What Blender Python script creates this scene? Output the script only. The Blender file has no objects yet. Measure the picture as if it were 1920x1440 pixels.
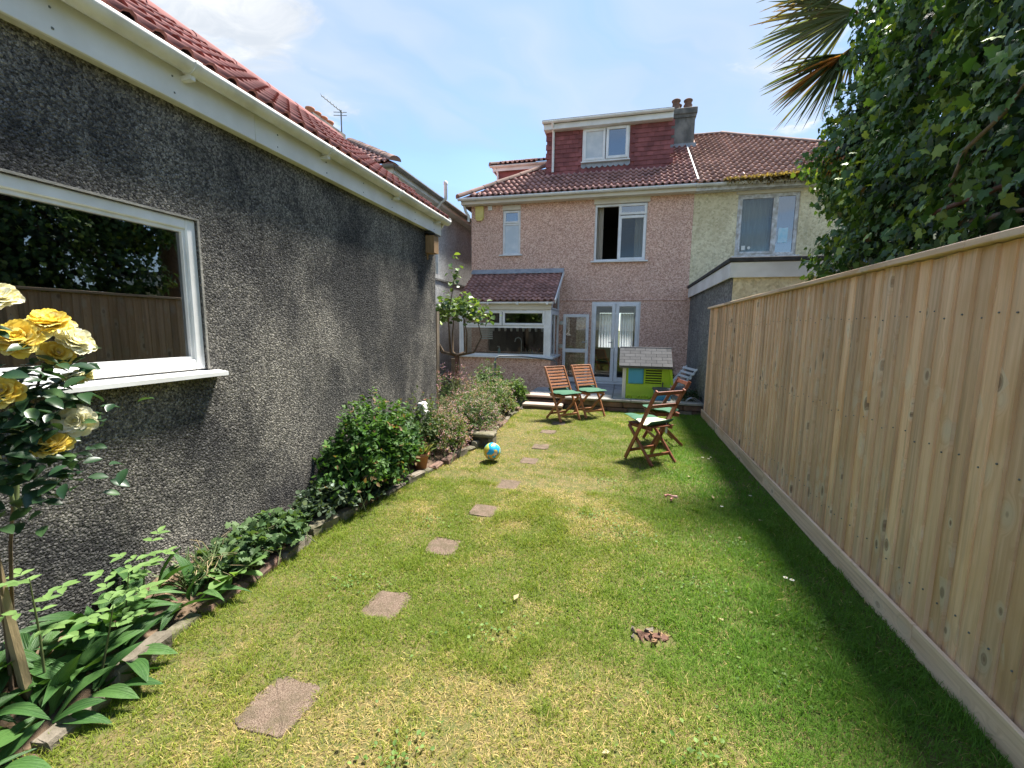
import bpy, bmesh, math, random
import numpy as np
from mathutils import Vector, Matrix

random.seed(7)
GRASS = (320000, 210000, 230000)
rng = np.random.default_rng(11)
R = math.radians
SC = bpy.context.scene
COL = SC.collection

# ------------------------------------------------------------------ camera
cam_d = bpy.data.cameras.new('camera')
cam_d.sensor_fit = 'HORIZONTAL'
cam_d.sensor_width = 36.0
cam_d.lens = 15.288
cam_d.clip_start = 0.05
cam_d.clip_end = 2000
cam = bpy.data.objects.new('camera', cam_d)
COL.objects.link(cam)
def cam_axes(y, p, r):
    f = Vector((math.sin(y) * math.cos(p), math.cos(y) * math.cos(p), math.sin(p)))
    rt = Vector((math.cos(y), -math.sin(y), 0))
    up = rt.cross(f)
    return rt * math.cos(r) + up * math.sin(r), -rt * math.sin(r) + up * math.cos(r), f
_rt, _up, _fw = cam_axes(-0.246578, -0.128354, 0.0122084)
cam.matrix_world = Matrix(((_rt.x, _up.x, -_fw.x, 0), (_rt.y, _up.y, -_fw.y, 0), (_rt.z, _up.z, -_fw.z, 1.6), (0, 0, 0, 1)))
SC.camera = cam

# ------------------------------------------------------------------ light
SUN = Vector((0.20, 0.38, 0.903)).normalized()
sun_d = bpy.data.lights.new('sun', 'SUN')
sun_d.energy = 4.0
sun_d.angle = R(9.0)
sun_d.color = (1.0, 0.95, 0.86)
sun = bpy.data.objects.new('sun', sun_d)
COL.objects.link(sun)
sun.rotation_euler = SUN.to_track_quat('Z', 'Y').to_euler()

def nd(t, typ, props=None, **ins):
    n = t.nodes.new(typ)
    for k, v in (props or {}).items():
        setattr(n, k, v)
    for k, v in ins.items():
        s = n.inputs[int(k[1:])] if (k[0] == 'i' and k[1:].isdigit()) else n.inputs[k.replace('_', ' ')]
        if isinstance(v, bpy.types.NodeSocket):
            t.links.new(v, s)
        else:
            s.default_value = v
    return n
def c4(c):
    return (c[0], c[1], c[2], 1.0)
def mixc(t, f, a, b, mode='MIX'):
    n = nd(t, 'ShaderNodeMix', {'data_type': 'RGBA', 'blend_type': mode, 'clamp_factor': True},
           i0=f, i6=a if isinstance(a, bpy.types.NodeSocket) else c4(a), i7=b if isinstance(b, bpy.types.NodeSocket) else c4(b))
    return n.outputs[2]
def mth(t, op, a, b=0.0, c=0.0, clamp=False):
    return nd(t, 'ShaderNodeMath', {'operation': op, 'use_clamp': clamp}, i0=a, i1=b, i2=c).outputs[0]
def vmul(t, v, s):
    return nd(t, 'ShaderNodeVectorMath', {'operation': 'MULTIPLY'}, i0=v, i1=s).outputs[0]
def vadd(t, v, s):
    return nd(t, 'ShaderNodeVectorMath', {'operation': 'ADD'}, i0=v, i1=s).outputs[0]
def noise(t, v, scale, detail=3.0, rough=0.55, dist=0.0):
    return nd(t, 'ShaderNodeTexNoise', None, Vector=v, Scale=scale, Detail=detail, Roughness=rough, Distortion=dist).outputs[0]
def smooth(t, x, a, b, lo=0.0, hi=1.0):
    return nd(t, 'ShaderNodeMapRange', {'interpolation_type': 'SMOOTHSTEP'}, i0=x, i1=a, i2=b, i3=lo, i4=hi).outputs[0]
def ramp(t, f, stops):
    n = nd(t, 'ShaderNodeValToRGB', None, i0=f)
    e = n.color_ramp.elements
    while len(e) < len(stops):
        e.new(0.5)
    for el, (p, c) in zip(e, stops):
        el.position = p
        el.color = c4(c)
    return n.outputs[0]

W = bpy.data.worlds.new('World')
SC.world = W
W.use_nodes = True
t = W.node_tree
t.nodes.clear()
sky = nd(t, 'ShaderNodeTexSky', {'sky_type': 'NISHITA', 'sun_disc': False, 'sun_elevation': math.asin(SUN.z),
         'sun_rotation': math.atan2(SUN.x, SUN.y), 'air_density': 1.0, 'dust_density': 0.05, 'ozone_density': 2.0, 'altitude': 50})
dirv = nd(t, 'ShaderNodeTexCoord').outputs['Generated']
sep = nd(t, 'ShaderNodeSeparateXYZ', None, i0=dirv)
# flatten the directions on a cloud layer so that clouds stretch towards the horizon
zz = mth(t, 'MAXIMUM', mth(t, 'ADD', sep.outputs[2], 0.12), 0.05)
lay = nd(t, 'ShaderNodeCombineXYZ', None, i0=mth(t, 'DIVIDE', sep.outputs[0], zz), i1=mth(t, 'DIVIDE', sep.outputs[1], zz), i2=0.0).outputs[0]
warp = nd(t, 'ShaderNodeTexNoise', None, Vector=lay, Scale=1.4, Detail=3.0).outputs[1]
layw = vadd(t, lay, vmul(t, warp, (0.9, 0.9, 0.0)))
wisp = noise(t, vmul(t, nd(t, 'ShaderNodeVectorRotate', {'rotation_type': 'Z_AXIS'}, Vector=layw, Angle=0.7).outputs[0], (1.5, 0.38, 1.0)), 1.0, 6.0, 0.5, 0.2)
veil = mth(t, 'ADD', 0.50, mth(t, 'ADD', mth(t, 'MULTIPLY', smooth(t, noise(t, lay, 0.5, 3.0, 0.5), 0.35, 0.7), 0.15), mth(t, 'MULTIPLY', smooth(t, wisp, 0.40, 0.66), 0.35)))
cum_n = noise(t, layw, 2.6, 12.0, 0.62, 0.0)
cum_big = noise(t, vadd(t, lay, (3.7, 1.3, 0.0)), 0.55, 2.0, 0.5)
def blob(d, r):
    d = Vector(d).normalized()
    dp = nd(t, 'ShaderNodeVectorMath', {'operation': 'DISTANCE'}, i0=dirv, i1=tuple(d)).outputs['Value']
    return smooth(t, dp, r, 0.0, 0.0, 1.0)
def pix_dir(px, py):
    return _rt * (px - 960) - _up * (py - 720) + _fw * 815.36
blobs = 0.0
for px, py, r_, k in ((330, 10, 0.34, 0.20), (480, 30, 0.20, 0.16), (945, -20, 0.09, 0.16), (625, 235, 0.10, 0.26), (1640, 170, 0.30, 0.10)):
    blobs = mth(t, 'ADD', blobs, mth(t, 'MULTIPLY', blob(pix_dir(px, py), r_), k))
cov = mth(t, 'ADD', cum_n, mth(t, 'ADD', blobs, mth(t, 'MULTIPLY', mth(t, 'SUBTRACT', cum_big, 0.62), 0.5)))
cum = smooth(t, cov, 0.58, 0.78)
shade = smooth(t, noise(t, vadd(t, layw, (0.10, 0.05, 0.0)), 3.1, 8.0, 0.6), 0.36, 0.62)
cloud_c = mixc(t, shade, (1.85, 2.0, 2.2), (2.75, 2.78, 2.82))
veil_c = mixc(t, smooth(t, wisp, 0.42, 0.68), (0.68, 1.12, 1.90), (1.66, 1.94, 2.30))
col = mixc(t, veil, sky.outputs[0], veil_c)
col = mixc(t, mth(t, 'MULTIPLY', cum, 0.95), col, cloud_c)
bg = nd(t, 'ShaderNodeBackground', None, Color=col, Strength=0.12)
out = nd(t, 'ShaderNodeOutputWorld')
t.links.new(bg.outputs[0], out.inputs[0])

SC.view_settings.view_transform = 'Standard'
SC.view_settings.look = 'None'
SC.view_settings.gamma = 1.0
SC.view_settings.exposure = 1.78
SC.view_settings.use_curve_mapping = False
SC.cycles.max_bounces = 6
SC.cycles.transparent_max_bounces = 12
SC.cycles.caustics_reflective = False
SC.cycles.caustics_refractive = False

# ------------------------------------------------------------------ materials
MT = {}
def newmat(name):
    m = bpy.data.materials.new(name)
    m.use_nodes = True
    MT[name] = m
    tr = m.node_tree
    b = tr.nodes['Principled BSDF']
    b.inputs['Specular IOR Level'].default_value = 0.3
    return m, tr, b
def coords(tr, kind='world'):
    if kind == 'world':
        return nd(tr, 'ShaderNodeNewGeometry').outputs['Position']
    return nd(tr, 'ShaderNodeTexCoord').outputs['Object']
def orand(tr):
    return nd(tr, 'ShaderNodeObjectInfo').outputs['Random']
def setbump(tr, b, h, strength, dist):
    n = nd(tr, 'ShaderNodeBump', None, Strength=strength, Distance=dist, Height=h)
    tr.links.new(n.outputs[0], b.inputs['Normal'])
def simple(name, ca, cb, scale=6.0, rough=0.6, bump=0.0, bscale=60.0, space='world', var=0.0, spec=0.3, metal=0.0, detail=4.0, stretch=(1, 1, 1)):
    m, tr, b = newmat(name)
    v = coords(tr, space)
    if var:
        v = vadd(tr, v, nd(tr, 'ShaderNodeCombineXYZ', None, i0=mth(tr, 'MULTIPLY', orand(tr), 31.0), i1=mth(tr, 'MULTIPLY', orand(tr), 17.0)).outputs[0])
    vs = vmul(tr, v, stretch)
    f = smooth(tr, noise(tr, vs, scale, detail, 0.6), 0.3, 0.7)
    c = mixc(tr, f, ca, cb)
    if var:
        k = mth(tr, 'ADD', 1.0 - var, mth(tr, 'MULTIPLY', orand(tr), 2 * var))
        c = nd(tr, 'ShaderNodeVectorMath', {'operation': 'SCALE'}, i0=c, Scale=k).outputs[0]
    tr.links.new(c, b.inputs['Base Color'])
    b.inputs['Roughness'].default_value = rough
    b.inputs['Specular IOR Level'].default_value = spec
    b.inputs['Metallic'].default_value = metal
    if bump:
        setbump(tr, b, noise(tr, vs, bscale, 3.0, 0.6), bump, 0.01)
    return m

def roughcast(name, grain, cols, stain, stain_lo, bump, dist, streak=0.0, cellrand=0.5):
    """thrown-stone render: voronoi stones with their own tint, large weather stains"""
    m, tr, b = newmat(name)
    v = coords(tr)
    vd = vadd(tr, v, vmul(tr, nd(tr, 'ShaderNodeTexNoise', None, Vector=v, Scale=grain * 0.6, Detail=2.0).outputs[1], (0.6 / grain,) * 3))
    vor = nd(tr, 'ShaderNodeTexVoronoi', None, Vector=vd, Scale=grain)
    cell = nd(tr, 'ShaderNodeSeparateColor', None, i0=vor.outputs['Color']).outputs[0]
    c = ramp(tr, mixc_f(tr, cell, noise(tr, v, grain * 1.7, 2.0, 0.6), 1 - cellrand), cols)
    big = noise(tr, v, 0.9, 6.0, 0.62, 0.4)
    mid = noise(tr, vmul(tr, v, (1.0, 1.0, 0.7)), 2.6, 5.0, 0.6, 0.3)
    st = smooth(tr, mth(tr, 'ADD', mth(tr, 'MULTIPLY', big, 0.65), mth(tr, 'MULTIPLY', mid, 0.35)), 0.38, 0.62)
    c = mixc(tr, st, stain_mul(tr, c, stain_lo), stain_mul(tr, c, stain))
    if streak:
        vs = vmul(tr, v, (9.0, 9.0, 0.7))
        c = mixc(tr, mth(tr, 'MULTIPLY', smooth(tr, noise(tr, vs, 1.0, 4.0, 0.6), 0.52, 0.75), streak), c, (0.05, 0.048, 0.04))
    tr.links.new(c, b.inputs['Base Color'])
    b.inputs['Roughness'].default_value = 0.92
    b.inputs['Specular IOR Level'].default_value = 0.15
    h = mth(tr, 'ADD', mth(tr, 'MULTIPLY', mth(tr, 'SUBTRACT', 1.0, vor.outputs['Distance']), 0.7), mth(tr, 'MULTIPLY', noise(tr, v, grain * 1.3, 3.0, 0.6), 0.8))
    setbump(tr, b, h, bump, dist)
    return m
def mixc_f(tr, a, b_, f):
    return mth(tr, 'ADD', mth(tr, 'MULTIPLY', a, 1 - f), mth(tr, 'MULTIPLY', b_, f))
def stain_mul(tr, c, k):
    return mixc(tr, 1.0, c, k, 'MULTIPLY')

roughcast('roughcast_dark', 84, [(0.22, (0.034, 0.034, 0.036)), (0.42, (0.092, 0.090, 0.088)), (0.60, (0.205, 0.20, 0.188)), (0.82, (0.47, 0.455, 0.42))], (1.40, 1.34, 1.24), (0.42, 0.42, 0.44), 1.0, 0.020, 0.40, 0.35)
roughcast('pebbledash_pink', 44, [(0.15, (0.32, 0.185, 0.145)), (0.38, (0.57, 0.365, 0.29)), (0.58, (0.70, 0.485, 0.395)), (0.85, (0.89, 0.73, 0.61))], (1.05, 0.97, 0.91), (0.97, 0.90, 0.86), 0.6, 0.015)
roughcast('render_cream', 24, [(0.15, (0.54, 0.46, 0.30)), (0.5, (0.76, 0.665, 0.455)), (0.85, (0.86, 0.78, 0.57))], (1.02, 1.02, 0.99), (0.82, 0.80, 0.73), 0.6, 0.02, 0.22)
roughcast('render_grey', 34, [(0.15, (0.34, 0.345, 0.35)), (0.5, (0.57, 0.58, 0.585)), (0.85, (0.75, 0.765, 0.77))], (1.0, 1.0, 1.0), (0.82, 0.81, 0.79), 0.6, 0.02, 0.2)
roughcast('render_charcoal', 34, [(0.15, (0.09, 0.09, 0.085)), (0.5, (0.20, 0.197, 0.185)), (0.85, (0.36, 0.35, 0.33))], (1.1, 1.1, 1.1), (0.75, 0.77, 0.8), 0.6, 0.02, 0.3)
simple('upvc', (0.80, 0.80, 0.79), (0.66, 0.655, 0.63), 4.0, 0.42, spec=0.4, detail=8.0)
simple('upvc_dirty', (0.76, 0.75, 0.72), (0.54, 0.53, 0.47), 3.2, 0.55, stretch=(1, 1, 1), bump=0.05)
simple('fascia_white', (0.76, 0.76, 0.75), (0.63, 0.625, 0.60), 2.4, 0.5)
simple('fascia_cream', (0.70, 0.64, 0.53), (0.60, 0.54, 0.44), 2.0, 0.55)
simple('paint_peeling', (0.72, 0.72, 0.72), (0.40, 0.37, 0.33), 9.0, 0.6, bump=0.2)
simple('lead', (0.24, 0.26, 0.28), (0.36, 0.38, 0.40), 8.0, 0.5, bump=0.1, spec=0.4)
simple('felt_black', (0.035, 0.035, 0.037), (0.07, 0.07, 0.07), 12.0, 0.9, bump=0.3, bscale=120)
simple('gutter_grey', (0.17, 0.165, 0.155), (0.26, 0.25, 0.23), 3.0, 0.6)
simple('render_plain', (0.50, 0.44, 0.38), (0.36, 0.31, 0.27), 3.0, 0.9, bump=0.2)
simple('concrete', (0.36, 0.34, 0.30), (0.22, 0.21, 0.185), 5.0, 0.92, bump=0.5, bscale=50)
simple('concrete_moss', (0.21, 0.185, 0.14), (0.09, 0.085, 0.045), 7.0, 0.95, bump=0.8, bscale=40, space='object', var=0.25)
simple('chimney_render', (0.27, 0.24, 0.205), (0.10, 0.095, 0.085), 3.2, 0.95, bump=0.6, bscale=30, stretch=(1, 1, 0.6))
simple('paving', (0.42, 0.40, 0.39), (0.30, 0.29, 0.275), 3.5, 0.9, bump=0.3, space='object', var=0.18)
simple('step_slab', (0.47, 0.37, 0.31), (0.36, 0.27, 0.22), 5.0, 0.9, bump=0.3)
simple('brick_dark', (0.20, 0.12, 0.09), (0.11, 0.075, 0.06), 6.0, 0.95, bump=0.5, var=0.3, space='object')
simple('terracotta', (0.45, 0.20, 0.115), (0.36, 0.16, 0.09), 9.0, 0.85, bump=0.1)
simple('pot_clay', (0.25, 0.13, 0.09), (0.13, 0.085, 0.065), 9.0, 0.9, bump=0.1)
simple('teak', (0.42, 0.185, 0.085), (0.28, 0.105, 0.045), 14.0, 0.42, space='object', var=0.2, bump=0.15, bscale=40, stretch=(1, 1, 6), spec=0.5)
simple('teak_dark', (0.26, 0.085, 0.042), (0.16, 0.050, 0.026), 14.0, 0.38, space='object', var=0.2, bump=0.15, bscale=40, stretch=(1, 1, 6), spec=0.5)
simple('canvas_green', (0.058, 0.150, 0.090), (0.042, 0.115, 0.070), 30.0, 0.9, space='object', bump=0.25, bscale=90)
simple('tag_white', (0.72, 0.76, 0.78), (0.62, 0.68, 0.70), 30.0, 0.6, space='object')
simple('plastic_lime', (0.43, 0.60, 0.020), (0.38, 0.54, 0.018), 4.0, 0.45, space='object', spec=0.4)
simple('plastic_cream', (0.72, 0.70, 0.60), (0.64, 0.62, 0.52), 4.0, 0.5, space='object')
simple('plastic_blue', (0.085, 0.37, 0.54), (0.075, 0.33, 0.49), 4.0, 0.45, space='object', spec=0.4)
simple('plastic_grey', (0.105, 0.105, 0.107), (0.085, 0.085, 0.088), 5.0, 0.9, space='object', var=0.12, spec=0.08)
simple('plastic_darkgrey', (0.11, 0.115, 0.12), (0.09, 0.09, 0.095), 5.0, 0.5, space='object')
simple('white_paint', (0.76, 0.76, 0.75), (0.66, 0.65, 0.62), 12.0, 0.5, space='object')
simple('steel', (0.45, 0.47, 0.48), (0.36, 0.38, 0.39), 10.0, 0.3, metal=0.9, space='object')
simple('steel_painted', (0.16, 0.18, 0.18), (0.12, 0.13, 0.13), 10.0, 0.5)
simple('alarm_yellow', (0.72, 0.62, 0.22), (0.62, 0.52, 0.17), 6.0, 0.5)
simple('wood_grey', (0.27, 0.215, 0.155), (0.17, 0.135, 0.10), 10.0, 0.9, bump=0.4, stretch=(4, 4, 0.5))
simple('wood_stake', (0.30, 0.235, 0.13), (0.20, 0.155, 0.085), 12.0, 0.85, bump=0.3, stretch=(4, 4, 0.5))
simple('wood_box', (0.30, 0.19, 0.10), (0.22, 0.135, 0.07), 12.0, 0.8, bump=0.2, stretch=(4, 4, 0.5))
simple('soil', (0.085, 0.058, 0.038), (0.17, 0.12, 0.08), 16.0, 1.0, bump=1.0, bscale=60)
simple('lawn_base', (0.15, 0.115, 0.05), (0.075, 0.09, 0.024), 10.0, 1.0, bump=0.6, bscale=80)
simple('ground', (0.07, 0.085, 0.035), (0.10, 0.10, 0.05), 0.4, 1.0)
simple('bark', (0.16, 0.115, 0.075), (0.075, 0.052, 0.035), 14.0, 0.95, bump=0.8, bscale=40, stretch=(1, 1, 0.4))
simple('bark_red', (0.20, 0.105, 0.07), (0.11, 0.062, 0.045), 14.0, 0.9, bump=0.6, bscale=40)
simple('cane_green', (0.10, 0.13, 0.045), (0.075, 0.085, 0.035), 14.0, 0.7)
simple('fibre_brown', (0.18, 0.12, 0.065), (0.10, 0.065, 0.04), 20.0, 1.0, bump=0.5, stretch=(3, 3, 1))
simple('straw', (0.42, 0.35, 0.20), (0.28, 0.22, 0.12), 9.0, 0.9)
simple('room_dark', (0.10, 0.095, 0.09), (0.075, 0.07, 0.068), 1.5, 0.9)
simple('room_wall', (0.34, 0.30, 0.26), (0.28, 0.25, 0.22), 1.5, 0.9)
simple('worktop', (0.11, 0.11, 0.115), (0.08, 0.08, 0.085), 8.0, 0.4)
simple('curtain_beige', (0.52, 0.46, 0.38), (0.42, 0.37, 0.30), 3.0, 0.95, stretch=(8, 8, 0.3))
simple('ceramic', (0.74, 0.73, 0.70), (0.68, 0.67, 0.64), 6.0, 0.25, spec=0.5)
simple('soap_teal', (0.30, 0.55, 0.55), (0.25, 0.48, 0.48), 6.0, 0.3, spec=0.5)
simple('wood_light', (0.58, 0.42, 0.22), (0.46, 0.32, 0.15), 12.0, 0.7)
simple('black_plastic', (0.02, 0.02, 0.022), (0.03, 0.03, 0.03), 8.0, 0.4)
simple('sticker_blue', (0.35, 0.62, 0.75), (0.55, 0.72, 0.80), 12.0, 0.5)
simple('dog_chew', (0.42, 0.16, 0.12), (0.60, 0.38, 0.32), 30.0, 0.7, space='object')
simple('stone_grey', (0.20, 0.17, 0.135), (0.11, 0.095, 0.07), 9.0, 0.95, bump=0.7, bscale=50, space='object', var=0.25)
simple('moss_brown', (0.26, 0.19, 0.075), (0.16, 0.12, 0.05), 20.0, 1.0, bump=0.5)
simple('wool_white', (0.72, 0.70, 0.62), (0.80, 0.80, 0.74), 20.0, 0.9)

def tile_mat(name, ca, cb, moss, mossf):
    m, tr, b = newmat(name)
    v = coords(tr)
    rd = orand(tr)
    c = mixc(tr, smooth(tr, noise(tr, v, 3.0, 5.0, 0.65), 0.35, 0.68), ca, cb)
    k = mth(tr, 'ADD', 0.78, mth(tr, 'MULTIPLY', rd, 0.44))
    c = nd(tr, 'ShaderNodeVectorMath', {'operation': 'SCALE'}, i0=c, Scale=k).outputs[0]
    c = mixc(tr, mth(tr, 'MULTIPLY', smooth(tr, noise(tr, v, 9.0, 5.0, 0.7), 0.58, 0.72), mossf), c, moss)
    tr.links.new(c, b.inputs['Base Color'])
    b.inputs['Roughness'].default_value = 0.85
    setbump(tr, b, noise(tr, v, 90.0, 3.0, 0.7), 0.3, 0.004)
tile_mat('tile_brown', (0.46, 0.245, 0.205), (0.33, 0.180, 0.152), (0.17, 0.135, 0.11), 0.5)
tile_mat('tile_garage', (0.29, 0.110, 0.100), (0.21, 0.082, 0.076), (0.13, 0.07, 0.062), 0.45)
tile_mat('tile_neighbour', (0.54, 0.31, 0.235), (0.42, 0.235, 0.18), (0.36, 0.24, 0.11), 0.35)
tile_mat('tile_hung', (0.27, 0.092, 0.088), (0.19, 0.065, 0.064), (0.10, 0.05, 0.05), 0.5)
tile_mat('tile_ridge', (0.25, 0.15, 0.12), (0.16, 0.105, 0.085), (0.13, 0.11, 0.08), 0.5)

def fence_mat(name, base_a, base_b, along):
    """sawn softwood: grain along one axis, bent round scattered knots, grey-brown weather streaks"""
    m, tr, b = newmat(name)
    v = coords(tr)
    rd = orand(tr)
    off = nd(tr, 'ShaderNodeCombineXYZ', None, i0=0.0, i1=mth(tr, 'MULTIPLY', rd, 0.0), i2=mth(tr, 'MULTIPLY', rd, 53.0)).outputs[0]
    if along == 'y':
        s = nd(tr, 'ShaderNodeSeparateXYZ', None, i0=v)
        v = nd(tr, 'ShaderNodeCombineXYZ', None, i0=s.outputs[0], i1=s.outputs[2], i2=s.outputs[1]).outputs[0]
    v = vadd(tr, v, off)
    kv = vmul(tr, v, (0.0, 8.6, 6.0))
    vor = nd(tr, 'ShaderNodeTexVoronoi', {'voronoi_dimensions': '3D'}, Vector=kv, Scale=1.0, Randomness=1.0)
    d = vor.outputs['Distance']
    sel = nd(tr, 'ShaderNodeSeparateColor', None, i0=vor.outputs['Color'])
    on = mth(tr, 'GREATER_THAN', sel.outputs[0], 0.22)
    size = mth(tr, 'ADD', 0.06, mth(tr, 'MULTIPLY', mth(tr, 'POWER', sel.outputs[1], 1.6), 0.15))
    dn = mth(tr, 'DIVIDE', d, size)
    core = mth(tr, 'MULTIPLY', smooth(tr, dn, 1.15, 0.75), on)
    ringz = mth(tr, 'MULTIPLY', smooth(tr, dn, 4.2, 0.9), on)
    warp = nd(tr, 'ShaderNodeCombineXYZ', None, i0=0.0, i1=mth(tr, 'MULTIPLY', ringz, 0.13), i2=0.0).outputs[0]
    g = noise(tr, vmul(tr, vadd(tr, v, warp), (1.0, 46.0, 1.5)), 1.0, 4.0, 0.55, 0.25)
    g2 = noise(tr, vmul(tr, v, (1.0, 14.0, 0.9)), 1.0, 3.0, 0.6)
    c = mixc(tr, smooth(tr, g, 0.36, 0.66), base_a, base_b)
    c = mixc(tr, mth(tr, 'MULTIPLY', smooth(tr, g2, 0.46, 0.70), 0.62), c, (0.42, 0.31, 0.20))
    gs_ = noise(tr, vmul(tr, v, (1.0, 26.0, 0.55)), 1.0, 4.0, 0.65)
    c = mixc(tr, mth(tr, 'MULTIPLY', smooth(tr, gs_, 0.56, 0.74), 0.6), c, (0.36, 0.255, 0.175))
    big = noise(tr, vmul(tr, v, (1.0, 3.5, 1.4)), 1.0, 3.0, 0.6)
    c = mixc(tr, mth(tr, 'MULTIPLY', smooth(tr, big, 0.48, 0.70), 0.60), c, (0.62, 0.37, 0.17))
    hal = mth(tr, 'MULTIPLY', mth(tr, 'MULTIPLY', smooth(tr, dn, 3.6, 1.4), on), 0.75)
    c = mixc(tr, hal, c, (0.74, 0.62, 0.46))
    c = mixc(tr, mth(tr, 'MULTIPLY', core, 0.8), c, (0.165, 0.095, 0.055))
    rings = mth(tr, 'MULTIPLY', mth(tr, 'MULTIPLY', smooth(tr, mth(tr, 'ABSOLUTE', mth(tr, 'SUBTRACT', dn, 1.15)), 0.28, 0.05), on), 0.55)
    c = mixc(tr, rings, c, (0.11, 0.065, 0.04))
    rd2 = mth(tr, 'FRACT', mth(tr, 'MULTIPLY', rd, 7.31))
    c = mixc(tr, mth(tr, 'MULTIPLY', rd2, 0.45), c, mixc(tr, smooth(tr, g, 0.36, 0.66), (0.72, 0.54, 0.40), (0.56, 0.40, 0.28)))
    k = mth(tr, 'ADD', 0.78, mth(tr, 'MULTIPLY', rd, 0.36))
    c = nd(tr, 'ShaderNodeVectorMath', {'operation': 'SCALE'}, i0=c, Scale=k).outputs[0]
    tr.links.new(c, b.inputs['Base Color'])
    b.inputs['Roughness'].default_value = 0.85
    b.inputs['Specular IOR Level'].default_value = 0.2
    h = mth(tr, 'ADD', mth(tr, 'MULTIPLY', noise(tr, vmul(tr, v, (1.0, 120.0, 6.0)), 1.0, 3.0, 0.6), 0.6), mth(tr, 'MULTIPLY', core, -0.5))
    setbump(tr, b, h, 0.5, 0.004)
fence_mat('fence_wood', (0.86, 0.60, 0.385), (0.74, 0.49, 0.295), 'z')
fence_mat('fence_wood_pale', (0.86, 0.65, 0.46), (0.73, 0.53, 0.355), 'y')

def stone_mat():
    m, tr, b = newmat('step_stone')
    v = coords(tr)
    vor = nd(tr, 'ShaderNodeTexVoronoi', None, Vector=v, Scale=260.0)
    cell = nd(tr, 'ShaderNodeSeparateColor', None, i0=vor.outputs['Color']).outputs[0]
    c = ramp(tr, cell, [(0.1, (0.125, 0.085, 0.060)), (0.5, (0.175, 0.125, 0.092)), (0.9, (0.24, 0.18, 0.135))])
    c = mixc(tr, mth(tr, 'MULTIPLY', smooth(tr, noise(tr, v, 9.0, 5.0, 0.65), 0.42, 0.66), 0.7), c, (0.105, 0.085, 0.05))
    tr.links.new(c, b.inputs['Base Color'])
    b.inputs['Roughness'].default_value = 0.95
    setbump(tr, b, vor.outputs['Distance'], 0.8, 0.006)
stone_mat()

def leaf_mat(name, cols=None, transl=0.30, rough=0.45, spec=0.4, attr=True, thru=(1.5, 1.5, 0.6), vein=False):
    """leaf surface, a little light shines through; colour from the leaf's own tint"""
    m, tr, b = newmat(name)
    if attr:
        c = nd(tr, 'ShaderNodeAttribute', {'attribute_name': 'Col'}).outputs['Color']
    else:
        c = ramp(tr, orand(tr), cols)
        v = coords(tr, 'object')
        c = mixc(tr, mth(tr, 'MULTIPLY', smooth(tr, noise(tr, v, 18.0, 3.0, 0.6), 0.45, 0.7), 0.35), c, cols[0][1])
        if vein:
            vv = noise(tr, vmul(tr, v, (70.0, 1.2, 1.0)), 1.0, 2.0, 0.5)
            c = mixc(tr, mth(tr, 'MULTIPLY', smooth(tr, vv, 0.45, 0.65), 0.45), c, cols[-1][1])
            setbump(tr, b, vv, 0.5, 0.02)
    tr.links.new(c, b.inputs['Base Color'])
    b.inputs['Roughness'].default_value = rough
    b.inputs['Specular IOR Level'].default_value = spec
    tl = nd(tr, 'ShaderNodeBsdfTranslucent')
    tr.links.new(mixc(tr, 1.0, c, thru, 'MULTIPLY'), tl.inputs[0])
    mx = nd(tr, 'ShaderNodeMixShader', None, i0=transl)
    tr.links.new(b.outputs[0], mx.inputs[1])
    tr.links.new(tl.outputs[0], mx.inputs[2])
    tr.links.new(mx.outputs[0], tr.nodes['Material Output'].inputs[0])
leaf_mat('leaf', rough=0.55, spec=0.22)
leaf_mat('leaf_gloss', transl=0.22, rough=0.38, spec=0.35)
leaf_mat('grass_blade', transl=0.35, rough=0.6, spec=0.2)
leaf_mat('leaf_lily', [(0.0, (0.030, 0.085, 0.022)), (0.6, (0.055, 0.135, 0.035)), (1.0, (0.085, 0.175, 0.045))], 0.25, 0.45, 0.35, False, vein=True)
leaf_mat('leaf_ivy', [(0.0, (0.022, 0.058, 0.018)), (0.7, (0.045, 0.105, 0.026)), (1.0, (0.11, 0.19, 0.035))], 0.22, 0.33, 0.5, False)
leaf_mat('leaf_rose', [(0.0, (0.020, 0.052, 0.022)), (0.7, (0.035, 0.080, 0.032)), (1.0, (0.065, 0.125, 0.040))], 0.2, 0.35, 0.5, False)
leaf_mat('leaf_young', [(0.0, (0.13, 0.23, 0.07)), (1.0, (0.20, 0.32, 0.10))], 0.35, 0.5, 0.35, False)
leaf_mat('petal_gold', [(0.0, (0.84, 0.60, 0.08)), (0.5, (0.88, 0.72, 0.17)), (1.0, (0.90, 0.82, 0.38))],  0.40, 0.85, 0.08, False, (1, 1, 0.9))
leaf_mat('petal_cream', [(0.0, (0.88, 0.80, 0.42)), (0.5, (0.89, 0.86, 0.66)), (1.0, (0.89, 0.88, 0.80))],  0.40, 0.85, 0.08, False, (1, 1, 0.9))
leaf_mat('sheer', [(0.0, (0.80, 0.82, 0.86)), (1.0, (0.86, 0.87, 0.90))], 0.62, 0.9, 0.1, False, (1, 1, 1))

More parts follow.
